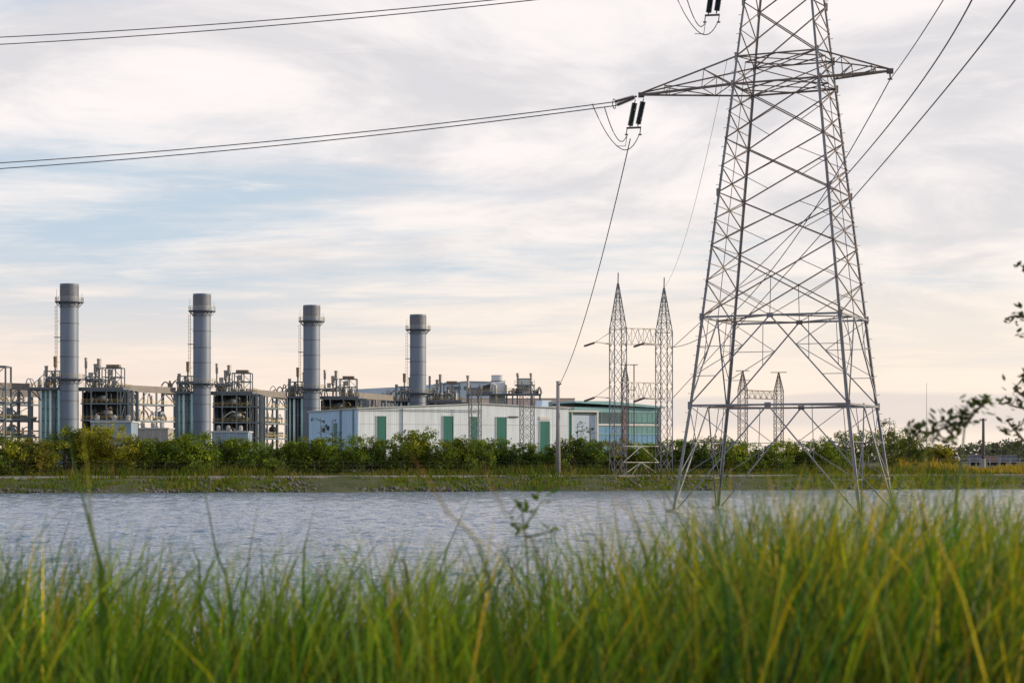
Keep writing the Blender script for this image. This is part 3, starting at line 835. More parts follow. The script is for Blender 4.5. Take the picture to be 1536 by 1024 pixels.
def slim_gantry():
    D = 300.; a = P(938, 700, D); b = P(951, 700, D)
    root = empty('gantry', (a.x, a.y, GZ), 'slim mast pair with T-shaped tops seen through the near gantry', 'gantry')
    z = lambda py: Z(py, D) - GZ
    lattice_mast(root, 0, 0, .9, -.1, z(570), z(547), .1, 12, .045, spike=0, tbar=.7, m='rust')
    mb = MB().bar((b.x - a.x, 0, -.1), (b.x - a.x, 0, z(547)), .16); p = mb.build('post', 'rust', root)
    MB().bar((b.x - a.x - .6, 0, z(547)), (b.x - a.x + .6, 0, z(547)), .12).build('top_bar', 'rust', p)
    MB().bar((.3, 0, z(585)), (b.x - a.x, 0, z(585)), .1).bar((.3, 0, z(610)), (b.x - a.x, 0, z(610)), .1).build('tie_bar', 'rust', root)
slim_gantry()

# ------------------------------------------------------------------ small posts, poles and the fence
def concrete_pole():
    D = 181.; p = P(837, 712, D); root = empty('utility_pole', (p.x, p.y, 1.25), 'plain tapered concrete pole beside the far road in front of the warehouse', 'utility pole')
    h = Z(572, D) - 1.25
    MB().tube([(0, 0, -.2), (0, 0, h)], [.25, .16], 14).build('shaft', 'polec', root, smooth=True)
    MB().bar((.05, -.1, h - .35), (.32, -.1, h - .2), .1).build('bracket', 'hard', root)
    MB().bar((-.2, 0, h), (.2, 0, h), .2, .08).build('cap', 'polec', root)
concrete_pole()
def wood_pole():
    D = 262.; p = P(1475, 700, D); root = empty('utility_pole', (p.x, p.y, GZ), 'dark wooden pole with a short crossbar in the golden field', 'utility pole')
    h = Z(627, D) - GZ
    MB().tube([(0, 0, -.1), (0, 0, h)], [.24, .17], 10).build('shaft', 'wood', root, smooth=True)
    MB().bar((-.42, 0, h - .28), (.42, 0, h - .28), .12).build('crossbar', 'wood', root)
    MB().tube([(0, 0, .0), (0, 0, 1.4)], .3, 10).build('footing_sleeve', 'conc', root)
    for x in (-.36, .36): MB().tube([(x, 0, h - .2), (x, 0, h + .02)], .06, 6).build('pin_insulator', 'zinc', root)
wood_pole()
def antenna():
    D = 330.; p = P(1390, 700, D); root = empty('antenna_mast', (p.x, p.y, GZ), 'hair-thin antenna mast rising behind the trees east of the pylon', 'antenna')
    h = Z(574, D) - GZ
    MB().tube([(0, 0, -.1), (0, 0, h)], [.07, .03], 6).build('mast', 'zinc', root)
    MB().bar((0, 0, h * .5), (3.2, 0, 0), .012).bar((0, 0, h * .5), (-3.2, 0, 0), .012).build('stay', 'zinc', root)
antenna()
def fence():
    s = 12.2
    x0 = W(-80, 185); root = empty('wire_fence', (x0, yb(x0) + s, 1.3), 'low post and wire fence running in front of the hedge along the far road', 'fence')
    off = Vector((x0, yb(x0) + s, 1.3)); xs = [x0 + i * 2.6 for i in range(38)]
    pm = None
    for i, x in enumerate(xs):
        p = Vector((x, yb(x) + s, 1.3)) - off
        if pm is None:
            o = MB().bar((0, 0, -.1), (0, 0, 1.35), .04).build('post', 'wood', root); pm = o
        else:
            o = pm.copy(); COL.objects.link(o); o.parent = root
        o.location = p; o.rotation_euler = (random.gauss(0, .02), random.gauss(0, .02), 0)
    for h in (.55, .95, 1.3):
        MB().tube([Vector((x, yb(x) + s - .03, 1.3 + h)) - off for x in xs], .007, 4).build('strand', 'wood', root)
fence()
def trailer(px0, px1, py0, py1, D, label, body, rot):
    x0, x1 = W(px0, D), W(px1, D); zt = Z(py0, D); Ln = x1 - x0; h = zt - GZ
    root = empty('trailer', ((x0 + x1) / 2, D, GZ), label, 'trailer', 'parked trailers across the golden field', rot)
    MB().box(-Ln / 2, Ln / 2, -1.2, 1.2, .95, h).build('body', body, root)
    MB().box(-Ln / 2 + .02, Ln / 2 + .02, -1.25, 1.25, h, h + .08).build('roof', 'zinc', root)
    mb = MB().box(-Ln / 2, Ln / 2, -1.0, 1.0, .75, .95); mb.build('chassis', 'hard', root)
    for k in range(int(Ln / 1.2)): MB().box(-Ln / 2 + .3 + k * 1.2, -Ln / 2 + .36 + k * 1.2, -1.26, -1.2, 1.0, h).build('rib', 'zinc', root)
    for x in (-Ln * .35, -Ln * .22, Ln * .32):
        MB().tube([(x, -1.15, .48), (x, -.85, .48)], .48, 14).build('wheel', 'tyre', root)
def guard_rail():
    D = 396.; root = empty('guard_rail', (W(1440, D), D, GZ), 'pale post and rail barrier in front of the parked trailers', 'barrier')
    Ln = W(1560, D) - W(1440, D); pm = None
    for i in range(9):
        if pm is None: pm = o = MB().bar((0, 0, -.1), (0, 0, 1.7), .16).build('post', 'zinc', root)
        else: o = pm.copy(); COL.objects.link(o); o.parent = root
        o.location = (Ln * i / 8, 0, 0)
    for z in (.9, 1.55): MB().bar((0, -.1, z), (Ln, -.1, z), .06, .14).build('rail', 'zinc', root)
guard_rail()
trailer(1453, 1470, 682, 694, 420, 'short dark blue trailer beside the wooden pole', 'trailer', .05)
trailer(1480, 1493, 684, 694, 410, 'dull red roofed trailer between the two blue ones', 'redroof', .1)
trailer(1497, 1524, 683, 694, 425, 'long dark blue trailer at the far end of the row', 'trailer', -.05)

# ------------------------------------------------------------------ chimneys and boilers
ROW = [(104, 566., 426, 27.5), (303, 600., 441, 26.5), (467.5, 644., 458, 25.5), (627, 685., 472, 24.6)]
ORD = ['first', 'second', 'third', 'fourth']
def railing(mb, pts, h=1.1, r=.05, posts=None):
    for a, b in zip(pts, pts[1:]):
        a, b = Vector(a), Vector(b)
        for f in (1, .55): mb.bar(a + Vector((0, 0, h * f)), b + Vector((0, 0, h * f)), r)
        n = max(1, int((b - a).length / (posts or 1.6)))
        for i in range(n + 1): q = a.lerp(b, i / n); mb.bar(q, q + Vector((0, 0, h)), r)
def circ(r, z, n=18): return [(r * math.cos(2 * math.pi * i / n), r * math.sin(2 * math.pi * i / n), z) for i in range(n + 1)]
def make_chimney():
    root = empty('chimney', (0, 0, GZ), '-', 'chimney', 'row of four exhaust chimneys')
    R, H = 2.72, 53.
    MB().lathe([(R, 0), (R, 46.8), (R + .05, 47), (R + .05, 50.2), (R, 50.4), (R, 52.5), (R + .06, 52.6), (R + .06, 53), (R - .25, 53), (R - .25, 50)], n=40).build('shaft', 'stack', root, smooth=False)
    for z in (8.5, 13.2, 18.6, 21.5, 31.5, 36.2, 41.3, 46, 52.1):
        MB().lathe([(R, z), (R + .12, z), (R + .12, z + .22), (R, z + .22)], n=40, caps=False).build('stiffener_ring', 'stackdark', root)
    MB().lathe([(R + .08, 49.4), (R + .09, 50.0), (R + .09, 52.3), (R + .08, 52.35)], n=40, caps=False).build('cap_band', 'stackdark', root)
    for z, ro in ((47.8, 4.25), (25.2, 4.6)):
        mb = MB().lathe([(R + .1, z - .45), (ro, z - .25), (ro, z), (R + .1, z)], n=28, caps=False)
        for i in range(14):
            t = 2 * math.pi * i / 14; c, s = math.cos(t), math.sin(t)
            mb.bar((R * c, R * s, z - 1.7), ((ro - .2) * c, (ro - .2) * s, z - .3), .14)
        pl = mb.build('platform', 'stackdark', root)
        rb = MB(); railing(rb, circ(ro - .08, z, 20), 1.25, .07, 1.2); rb.build('railing', 'rail', pl)
    mb = MB(); lx, ly = -R - .75, -1.2
    for dx in (0, .5): mb.bar((lx, ly + dx, 26), (lx, ly + dx, 48.8), .07)
    for i in range(56): mb.bar((lx, ly, 26.2 + i * .4), (lx, ly + .5, 26.2 + i * .4), .05)
    for i in range(18):
        z = 27.5 + i * 1.1; mb.bar((lx - .55, ly - .1, z), (lx - .55, ly + .6, z), .05).bar((lx, ly, z), (lx - .55, ly - .1, z), .05).bar((lx, ly + .5, z), (lx - .55, ly + .6, z), .05)
    for dy in (-.1, .6): mb.bar((lx - .55, ly + dy, 27.5), (lx - .55, ly + dy, 46.5), .05)
    for z in (30, 36, 42): mb.bar((lx, ly + .2, z), (-R, ly + .2, z), .1)
    la = mb.build('ladder', 'rail', root)
    MB().box(lx - .7, lx + .7, ly - .5, ly + 1.2, 37.2, 37.4).build('rest_landing', 'stackdark', la)
    MB().bar((-3.7, -.5, 48), (-3.7, -.5, 51.5), .07).bar((3.6, .8, 48), (3.6, .8, 50.4), .07).build('lightning_rod', 'hard', root)
    return root
def curve_pipe(mb, p, q, bend, r, n=9):
    p, q = Vector(p), Vector(q); c = (p + q) / 2 + Vector(bend)
    mb.tube([p * (1 - t) ** 2 + c * 2 * t * (1 - t) + q * t * t for t in [i / n for i in range(n + 1)]], r, 6)
def make_boiler(seed):
    random.seed(seed)
    root = empty('boiler_unit', (0, 0, GZ), '-', 'boiler', 'boiler units beside the chimneys')
    # teal casing with upright pipes at the west side
    MB().box(-9.0, -.6, 2.2, 14, 0, 22.4).build('casing', 'casing' if seed in (1, 2) else 'darkmach', root)
    ry = 2.2
    for i in range(6):
        z = 3.5 * i + 2.5
        MB().box(-9.05, -.6, ry - .12, ry + .05, z, z + .28).build('casing_rib', 'stackdark', root)
    for i, x in enumerate((-9.0, -7.5, -6.1, -4.9, -3.5)):
        MB().tube([(x, 1.3, 0), (x, 1.3, 22.2)], .32 if i % 2 else .42, 10).build('riser_pipe', ('palepipe', 'tealpipe', 'palepipe', 'frame', 'tealpipe')[i], root, smooth=True)
    MB().tube([(-3.0, .2, 0), (-3.0, .2, 22.2)], .75, 14).build('riser_pipe', 'tealpipe', root, smooth=True)
    # top deck
    mb = MB().box(-13.2, 15.6, .2, 14, 22.4, 23.1)
    for x in (-12, -10.2): mb.bar((x, 1, 22.4), (-8.9, 1, 19.2), .3)
    dk = mb.build('deck', 'stackdark', root)
    rb = MB(); railing(rb, [(-13.1, 14, 23.1), (-13.1, .3, 23.1), (15.5, .3, 23.1), (15.5, 14, 23.1)], 1.2, .08, 1.9); rb.build('railing', 'rail', dk)
    # steel frame east of the stack
    mb = MB(); xs = (3.6, 6.1, 10.6, 14.8, 17.0); ys = (.6, 6.5, 13)
    for x in xs:
        for y in ys: mb.bar((x, y, 0), (x, y, 22.4), .42 if y < 1 else .5)
    for z in (8.3, 13.2, 18.2, 22.1):
        for y in ys: mb.bar((3.0, y, z), (17.2, y, z), .5, .42)
    for x in (6.1, 14.8):
        for za, zb in ((8.3, 13.2), (13.2, 18.2), (18.2, 22.1)): mb.bar((x, .7, za), (x, 6.4, zb), .2)
    for (xa, xb), (za, zb) in zip(((6.1, 10.6), (10.6, 14.8)), ((8.3, 13.2), (13.2, 18.2))):
        mb.bar((xa, 6.4, za), (xb, 6.4, zb), .22).bar((xb, 6.4, za), (xa, 6.4, zb), .22)
    fr = mb.build('steel_frame', 'frame', root)
    rb = MB()
    for z in (8.5, 13.4, 18.4): railing(rb, [(3.2, .35, z), (15.4, .35, z)], 1.1, .09, 1.5)
    rb.build('railing', 'rail', fr)
    for z in (8.3, 13.2, 18.2): MB().box(3.2, 15.2, .9, 12.8, z + .22, z + .3).build('floor_plate', 'darkmach', fr)
    MB().box(2.2, 15.6, 7.4, 12.4, .2, 21.9).build('boiler_body', 'darkmach', root)
    for k in range(16):
        mb = MB(); z = random.choice((9.5, 9.5, 14.5, 14.5, 19, 5)); x = random.uniform(4.2, 9)
        curve_pipe(mb, (x, random.uniform(2, 6), z), (x + random.uniform(2.5, 5.5), random.uniform(2, 6), z + random.uniform(-1, 2)), (random.uniform(-2, 2), 0, random.choice((-1, 1)) * random.uniform(1.5, 3.4)), random.uniform(.16, .36))
        mb.build('bent_pipe', random.choice(('brown', 'lag', 'lag', 'frame')), root, smooth=True)
    for z, x in ((10.5, 7), (15.5, 10), (19.9, 8.3)):
        MB().tube([(x - 1.6, 4, z), (x + 1.6, 4, z)], .8, 12).build('drum', 'lag' if z < 18 else 'frame', root, smooth=True)
    # silencers and vents above the deck
    sil = [(-5.1, 3, 32.6, .52, 'brown'), (-8.0, 4, 29.3, .5, 'lag'), (-3.1, 5, 31.8, .62, 'lag'), (-1.9, 4, 30.6, .4, 'lag'), (4.0, 3, 31.8, .4, 'lag'), (6.7, 4, 30.3, .62, 'lag'), (7.9, 3, 32.0, .62, 'lag'), (-6.4, 6, 28, .4, 'frame'), (10.5, 5, 28.3, .45, 'lag')]
    for x, y, zt, r, m in sil:
        zt += random.uniform(-.5, .5)
        s = MB().tube([(x, y, 23.1), (x, y, zt - 3.2)], r * .5, 8).build('vent_pipe', 'frame', root)
        MB().lathe([(r * .5, zt - 3.3), (r, zt - 3.0), (r, zt - .5), (r * 1.12, zt - .45), (r * 1.12, zt)], (x, y, 0), 12).build('silencer', m, s)
    for k in range(28):
        mb = MB(); x = random.choice((random.uniform(-12, -2.5), random.uniform(3, 13))); y = random.uniform(1, 8); l = random.uniform(1.2, 3.2)
        curve_pipe(mb, (x, y, 23.2), (x + random.choice((-1, 1)) * l, y, 23.2 + random.uniform(.5, 3)), (0, 0, random.uniform(2, 5)), random.uniform(.11, .24))
        mb.build('bent_pipe', random.choice(('lag', 'frame', 'lag')), root, smooth=True)
    mb = MB()
    for x in (9.0, 12, 14.7):
        for y in (2, 7): mb.bar((x, y, 23.1), (x, y, 29.0), .28)
    for z in (26.2, 29): mb.bar((9, 2, z), (14.7, 2, z), .26).bar((9, 7, z), (14.7, 7, z), .26).bar((14.7, 2, z), (14.7, 7, z), .22)
    mb.bar((12, 2, 23.2), (14.7, 2, 26.2), .16).bar((9, 2, 29), (12, 2, 26.2), .16).bar((12, 2, 29), (14.7, 2, 26.2), .16)
    mb.build('pipe_support', 'frame', root)
    mb = MB()
    for x in (-8.2, -5.9, -3.7):
        for y in (2, 5): mb.bar((x, y, 23.1), (x, y, 28.0), .22)
    for z in (25.6, 28): mb.bar((-8.2, 2, z), (-3, 2, z), .22).bar((-8.2, 5, z), (-3, 5, z), .22)
    mb.bar((-8.2, 2, 23.1), (-5.9, 2, 28), .14).bar((-5.9, 2, 28), (-3.7, 2, 23.1), .14).bar((-12.4, 2.5, 23.2), (-8.2, 2.5, 27.2), .18)
    mb.build('pipe_support', 'frame', root)
    MB().box(10, 13.8, 3, 6, 29.2, 30).build('vent_box', 'brown', root)
    MB().tube([(-7.4, 3.2, 26), (-3, 3.2, 26)], .5, 10).build('drum', 'lag', root, smooth=True)
    MB().tube([(4, 4, 25.3), (9, 4, 25.3)], .6, 10).build('drum', 'lag', root, smooth=True)
    for x, z in ((5.4, 26.8), (11.3, 27.6)): MB().box(x - .6, x + .6, 2.6, 3.8, z - .8, z + .8).build('valve_box', 'lag', root)
    for k in range(5):
        x = random.choice((-10.8, -7.2, 5.2, 9.8, 12.6)) + random.uniform(-.6, .6); hh = random.uniform(1.2, 3)
        MB().lathe([(.2, 0), (.7, .2), (.7, hh), (.3, hh + .4), (.3, hh + .9)], (x, random.uniform(3, 8), 23.1), 12).build('vessel', random.choice(('lag', 'frame', 'brown')), root)
    # tail frame toward the east with open floors
    mb = MB()
    for x in (18.2,):
        for y in (1, 9): mb.bar((x, y, 0), (x, y, 22), .6)
    for z in (8.3, 13.2, 18.2, 21.6):
        mb.bar((15.4, 1, z), (18.4, 1, z), .4)
    mb.build('tail_frame', 'frame', root)
    return root
def plant_rows():
    ch0 = None
    for i, (px, D, pt, wd) in enumerate(ROW):
        o = make_chimney() if i == 0 else copy_tree(ch0)
        ch0 = ch0 or o
        o.location = (W(px, D), D, GZ); zt = Z(pt, D); k = (zt - GZ) / 53.; o.scale = (wd / F * D / 5.5, wd / F * D / 5.5, k)
        o['label'] = ['tallest grey exhaust chimney, rising from the teal boiler casing nearest the pipe bridge end', 'grey exhaust chimney second along the row, between two open pipe bridges', 'grey exhaust chimney rising beside the blue shaded end of the warehouse', 'shortest grey exhaust chimney, standing behind the white warehouse front'][i]
        b = make_boiler(i + 1)
        b.location = (W(px, D), D + 1.0, GZ); b.scale = (1, 1, .985 * k)
        b['label'] = ['boiler unit with teal casing and white riser pipes around the tallest chimney', 'boiler unit in steel framing around the second chimney of the row', 'dark boiler unit with a green riser pipe around the chimney beside the warehouse end', 'boiler unit mostly hidden behind the white warehouse around the shortest chimney'][i]
    random.seed(5)
plant_rows()
def pipe_bridge(p, q, label, ztop, seed, extra=False):
    random.seed(seed)
    p, q = Vector(p), Vector(q); d = q - p; Ln = d.length; rz = math.atan2(d.y, d.x)
    root = empty('pipe_bridge', (p.x, p.y, GZ), label, 'pipe rack', 'open pipe bridges between the boilers', rz)
    Wd = 5.; h = ztop
    gd = MB().box(0, Ln, -.2, .25, h - 2.0, h).box(0, Ln, Wd - .25, Wd + .2, h - 1.6, h); gd.build('top_girder', 'girder', root)
    n = max(3, int(Ln / 8)); mb = MB()
    for i in range(n + 1):
        x = Ln * i / n
        for y in (0, Wd): mb.bar((x, y, 0), (x, y, h - 1.8), .7 if i % 2 else .45)
        for z in (8.3, 13.2, 18.2): mb.bar((x, 0, z), (x, Wd, z), .35)
    for z in (8.3, 13.2, 18.2):
        for y in (0, Wd): mb.bar((0, y, z), (Ln, y, z), .42, .55)
    for i in range(n):
        x0, x1 = Ln * i / n, Ln * (i + 1) / n
        k = (8.3, 13.2) if i % 2 else (13.2, 18.2)
        mb.bar((x0, Wd, k[0]), (x1, Wd, k[1]), .18).bar((x1, Wd, k[0]), (x0, Wd, k[1]), .18)
        mb.bar((x0, 0, 18.3), (x0 + (x1 - x0) * .5, 0, h - 2), .2)
    mb.build('rack_frame', 'frame', root)
    for i in range(n):
        for z in (.2, .2, 4.5, 8.6, 13.5):
            if random.random() < .7:
                x = Ln * (i + random.uniform(.1, .5)) / n; w = random.uniform(1.6, 3.4); hh = random.uniform(1.2, 3.4) + (2.2 if z < 1 else 0)
                if random.random() < .5: MB().box(x, x + w, 1.4, 3.6, z + .3, z + .3 + hh).build('equipment_box', random.choice(('darkmach', 'frame', 'shedblue')), root)
                else: MB().lathe([(.2, 0), (w * .45, .2), (w * .45, hh), (.25, hh + .5), (.2, hh + 1.2)], (x + w / 2, 2.5, z + .3), 12).build('vessel', random.choice(('darkmach', 'lag', 'frame')), root)
    rb = MB()
    for z in (8.6, 13.5, 18.5): railing(rb, [(0, -.25, z), (Ln, -.25, z)], 1.0, .09, 2.2)
    rb.build('railing', 'rail', root)
    for k in range(9):
        z = random.choice((4, 6, 8.9, 9.3, 10.2, 13.8, 14.2, 15.1, 18.8)); y = random.uniform(.8, Wd - .8)
        MB().tube([(0, y, z), (Ln, y, z)], random.uniform(.18, .38), 8).build('straight_pipe', random.choice(('lag', 'frame', 'lag', 'brown')), root, smooth=True)
    for k in range(int(Ln / .9)):
        x = random.uniform(.5, Ln - 4); z = random.choice((3, 8.6, 8.6, 13.4, 13.4, 18.4)); mb = MB()
        curve_pipe(mb, (x, random.uniform(.5, Wd), z), (x + random.uniform(2, 5), random.uniform(.5, Wd), z + random.uniform(-.5, .8)), (0, 0, random.uniform(3, 6.5)), random.uniform(.13, .26))
        mb.build('expansion_loop', random.choice(('lag', 'frame', 'frame', 'brown')), root, smooth=True)
    if extra:
        mb = MB()
        for x in (0.4, 8.2):
            for y in (.5, 4.5): mb.bar((x, y, h), (x, y, h + 4.2), .3)
        for z in (h + 2, h + 4.2): mb.bar((.4, .5, z), (8.2, .5, z), .28)
        mb.bar((.4, .5, h), (8.2, .5, h + 4.2), .2)
        mb.build('upper_frame', 'frame', root)
TOPH = Z(575, 566) - GZ
pipe_bridge((W(-70, 572), 572, 0), (W(60, 592), 592, 0), 'rear pipe bridge seen through the open frames beside the first boiler', TOPH - 1.2, 21)
pipe_bridge((W(-75, 545), 545, 0), (W(44, 567), 567, 0), 'open pipe bridge running off the edge beside the first boiler', TOPH, 11)
pipe_bridge((W(176, 573), 573, 0), (W(263, 597), 597, 0), 'open pipe bridge between the first and second boilers', TOPH, 12)
pipe_bridge((W(370, 606), 606, 0), (W(430, 640), 640, 0), 'open pipe bridge between the second and third boilers', TOPH, 13)
pipe_bridge((W(534, 650), 650, 0), (W(592, 681), 681, 0), 'open pipe bridge behind the warehouse corner between the third and fourth boilers', TOPH + .4, 14)
def side_tower():
    p = Vector((W(-28, 556), 556, GZ)); root = empty('access_tower', p, 'skeletal steel access tower at the picture edge beside the first pipe bridge', 'access tower')
    mb = MB()
    for x in (0, 7):
        for y in (0, 6): mb.bar((x, y, 0), (x, y, 28.5), .45)
    for z in (8, 13, 18, 22, 28.4): mb.bar((0, 0, z), (7, 0, z), .4).bar((0, 6, z), (7, 6, z), .4).bar((7, 0, z), (7, 6, z), .35)
    mb.bar((0, 0, 22), (7, 0, 28.4), .22).bar((7, 0, 22), (0, 0, 28.4), .22); mb.build('steel_frame', 'frame', root)
    rb = MB(); railing(rb, [(0, 0, 22.2), (7, 0, 22.2)], 1.2, .09, 1.6); railing(rb, [(0, 0, 13.2), (7, 0, 13.2)], 1.2, .09, 1.6); rb.build('railing', 'rail', root)
side_tower()
def shed(px0, px1, py, D, label, m, name='shed', dep=9.):
    x0, x1 = W(px0, D), W(px1, D); h = Z(py, D) - GZ; w = x1 - x0
    root = empty(name, ((x0 + x1) / 2, D, GZ), label, 'shed', 'low service sheds below the pipe racks')
    MB().box(-w / 2, w / 2, 0, dep, 0, h).build('wall', m, root)
    MB().box(-w / 2 - .3, w / 2 + .3, -.3, dep + .3, h, h + .35).build('roof', 'roof', root)
    MB().box(-w * .3, -w * .3 + 2.4, -.06, .02, 0, 3).build('door', 'trim', root)
    for i in range(3):
        x = -w / 2 + w * (i + random.uniform(.2, .6)) / 3; MB().lathe([(.25, 0), (.6, .2), (.6, 1.3), (.3, 1.7)], (x, dep * .4, h + .35), 10).build('roof_vent', 'lag', root)
    for i in range(4):
        x = -w / 2 + w * (i + .5) / 4 - .8; MB().box(x, x + 1.6, -.05, -.003, h * .55, h * .55 + 1.1).build('window', 'glassd', root)
    rb = MB()
    for i in range(int(w / 2.2)): rb.box(-w / 2 + .6 + i * 2.2, -w / 2 + .72 + i * 2.2, -.08, 0, 0, h - .02)
    rb.build('cladding', 'roof', root)
shed(137, 197, 633, 520, 'low blue-grey shed below the steel frame of the tallest chimney', 'shedblue')
shed(203, 252, 643, 545, 'low grey shed below the first open pipe bridge', 'conc')
shed(318, 372, 648, 560, 'low slate-blue shed at the foot of the second chimney', 'shedblue')

# ------------------------------------------------------------------ warehouse, annex, office and what stands behind them
TH = math.radians(25)
def tloc(px, D0, x0):
    a = (px - 768) / F; return (a * D0 - x0) / (math.cos(TH) - math.sin(TH) * a)
def warehouse():
    D0 = 380.; x0 = W(537, D0); root = empty('warehouse', (x0, D0, GZ), 'long low white-clad warehouse with tall green doors and a blue shaded end wall', 'warehouse', None, TH)
    t = lambda px: tloc(px, D0, x0); e = Z(613, D0) - GZ; Lf = t(853); pk = t(722); hp = e + 1.25; dep = 29.8; he = e + .55
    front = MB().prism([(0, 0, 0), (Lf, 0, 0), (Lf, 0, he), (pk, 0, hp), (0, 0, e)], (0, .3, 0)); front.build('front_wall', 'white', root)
    MB().box(-.0, .3, .31, dep, 0, e).build('side_wall', 'shadeside', root)
    MB().box(Lf - .3, Lf, .31, dep, 0, he).build('side_wall', 'white', root)
    MB().prism([(0.3, dep - .3, 0), (Lf - .3, dep - .3, 0), (Lf - .3, dep - .3, he), (pk, dep - .3, hp), (.3, dep - .3, e)], (0, .3, 0)).build('rear_wall', 'white', root)
    MB().prism([(-.3, -.35, e + .02), (pk, -.35, hp + .02), (Lf + .3, -.35, he + .02), (Lf + .3, -.35, he + .2), (pk, -.35, hp + .22), (-.3, -.35, e + .2)], (0, dep + .6, 0)).build('roof', 'roof', root)
    for px, w, yt, vent in ((572, 1.95, 624, 0), (672, 2.2, 624, 0), (711, 1.5, 625, 0), (752, 2.25, 625.5, 0), (817, 2.2, 632, 1)):
        x = t(px); D = D0 + x * math.sin(TH); h = Z(yt, D) - GZ
        d = MB().box(x - w / 2, x + w / 2, -.07, -.003, .1, h).build('door', 'green', root)
        MB().box(x - w / 2 - .12, x - w / 2, -.12, -.002, 0, h + .1).box(x + w / 2, x + w / 2 + .12, -.12, -.002, 0, h + .1).box(x - w / 2, x + w / 2, -.12, -.002, h + .003, h + .12).build('frame', 'roof', d)
        if vent: MB().box(x - w / 2 - .1, x + w / 2 + .1, -.16, -.004, h + .3, h + 1.0).build('lintel_panel', 'trim', root)
    for px in (604, 680, 720):
        x = t(px); MB().tube([(x, -.14, 0), (x, -.14, e + .2)], .12 if px == 604 else .05, 8).build('downpipe', 'roof', root)
    MB().box(t(763), t(777), -.3, -.004, Z(626, 395) - GZ, Z(625, 395) - GZ + .12).build('wall_bracket', 'hard', root)
    for zz in (4.6, 8.4): MB().box(.3, Lf - .2, -.035, -.002, zz, zz + .1).build('girt_seam', 'roof', root)
    MB().box(-.2, pk, -.5, -.36, e - .12, e + .0).build('gutter', 'frame', root)
    # end wall fittings: local x=0 plane, y runs back
    for yy, w, h, m in ((13.2, 2.2, 8.8, 'green'), (24.0, 1.4, 5.4, 'roof')):
        MB().box(-.07, -.003, yy - w / 2, yy + w / 2, .1, h).build('door', m, root)
    for yy in (2.5, 9.6, 10.6): MB().tube([(-.14, yy, 0), (-.14, yy, e)], .11, 8).build('downpipe', 'shadeside' if yy > 10 else 'frame', root)
    for yy, zz in ((17.5, 7.4), (20, 7.0)): MB().box(-.35, -.004, yy - .35, yy + .35, zz, zz + .9).build('wall_lamp', 'hard', root)
    x = t(838); 
    s = MB().prism([(t(830), 6, hp - .9), (t(846), 6, hp - .9), (t(846), 6, hp + 1.2), (t(833), 6, hp + 1.2)], (0, 3, 0)).build('roof_hatch', 'bluewhite', root)
    MB().box(t(843), t(846.5), 5.9, 6.0 - .004, hp - .2, hp + .9).build('louvre', 'glassd', s)
warehouse()
def annex():
    D0 = 399.9; x0 = W(853, D0); root = empty('annex', (x0, D0, GZ), 'small grey-blue annex with a green glazed strip between warehouse and glass office', 'annex', None, TH)
    t = lambda px: tloc(px, D0, x0); h = Z(615, D0) - GZ; Ln = t(897)
    MB().box(.02, Ln, .5, 9, 0, h - .9).build('wall', 'bluewhite', root)
    MB().box(.02, Ln + .25, -.1, 9.3, h - .35, h).build('roof', 'trim', root)
    MB().box(.8, Ln - .3, .35, .62, h - .9, h - .36).build('window_strip', 'glassd', root)
    MB().box(.05, .75, .2, .5, 0, h - .36).build('green_panel', 'green', root)
    MB().box(.78, .95, .1, .45, 0, h - .36).box(Ln - .25, Ln + .1, -.05, .35, 0, h - .36).build('post', 'trim', root)
    MB().box(2.6, 3.0, .4, .497, 0, 4).build('downpipe', 'frame', root)
annex()
def office():
    D0 = 412.; x0 = W(862, D0); root = empty('glass_office', (x0, D0, GZ), 'teal glass office block with a flat overhanging roof behind the near gantry', 'office building', None, TH)
    t = lambda px: tloc(px, D0, x0); Ln = t(990); z = lambda py: Z(py, 423) - GZ; c = t(941)
    MB().box(.2, Ln - .1, .35, 16, 0, z(613)).build('core', 'glassg', root)
    MB().prism([(-.3, -1.0, z(606)), (Ln + .7, -1.0, z(612.5)), (Ln + .7, -1.0, z(610.2)), (t(915), -1.0, z(603.2)), (-.3, -1.0, z(603.6))], (0, 18, 0)).build('roof', 'teal', root)
    MB().box(0, Ln, .05, .3, z(619.5), z(612)).build('fascia', 'teal', root)
    # upper storey
    def band(xa, xb, ya, yb2, m, n, nm='window'):
        for i in range(n):
            a, b = xa + (xb - xa) * i / n, xa + (xb - xa) * (i + 1) / n
            f = MB().box(a + .035, b - .035, .12, .3, z(yb2), z(ya)).build(nm, m, root)
            MB().box(a - .035, a + .035, .06, .34, z(yb2), z(ya)).build('mullion', 'teal', f)
    band(.1, c, 620, 636, 'glassd', 6); band(c, Ln - .5, 620, 634, 'glassg', 6)
    MB().box(.1, Ln - .2, -.02, .33, z(639), z(636.3)).build('sill_band', 'trim', root)
    band(.1, c, 640, 668, 'glassb', 5); band(c, Ln - .5, 640, 650, 'glassg', 6); band(c, Ln - .5, 652, 676, 'glassb', 6)
    MB().box(.1, Ln - .2, 0, .33, z(652), z(650.2)).build('sill_band', 'teal', root)
    MB().box(Ln - .45, Ln + .1, -.06, .4, 0, z(612)).build('corner_column', 'frame', root)
    MB().box(t(934), t(938), -.04, .36, 0, z(612)).build('corner_column', 'redroof', root)
    MB().box(c + .9, Ln - 1.6, .31, .345, z(632), z(623)).build('blind', 'trim', root)
office()
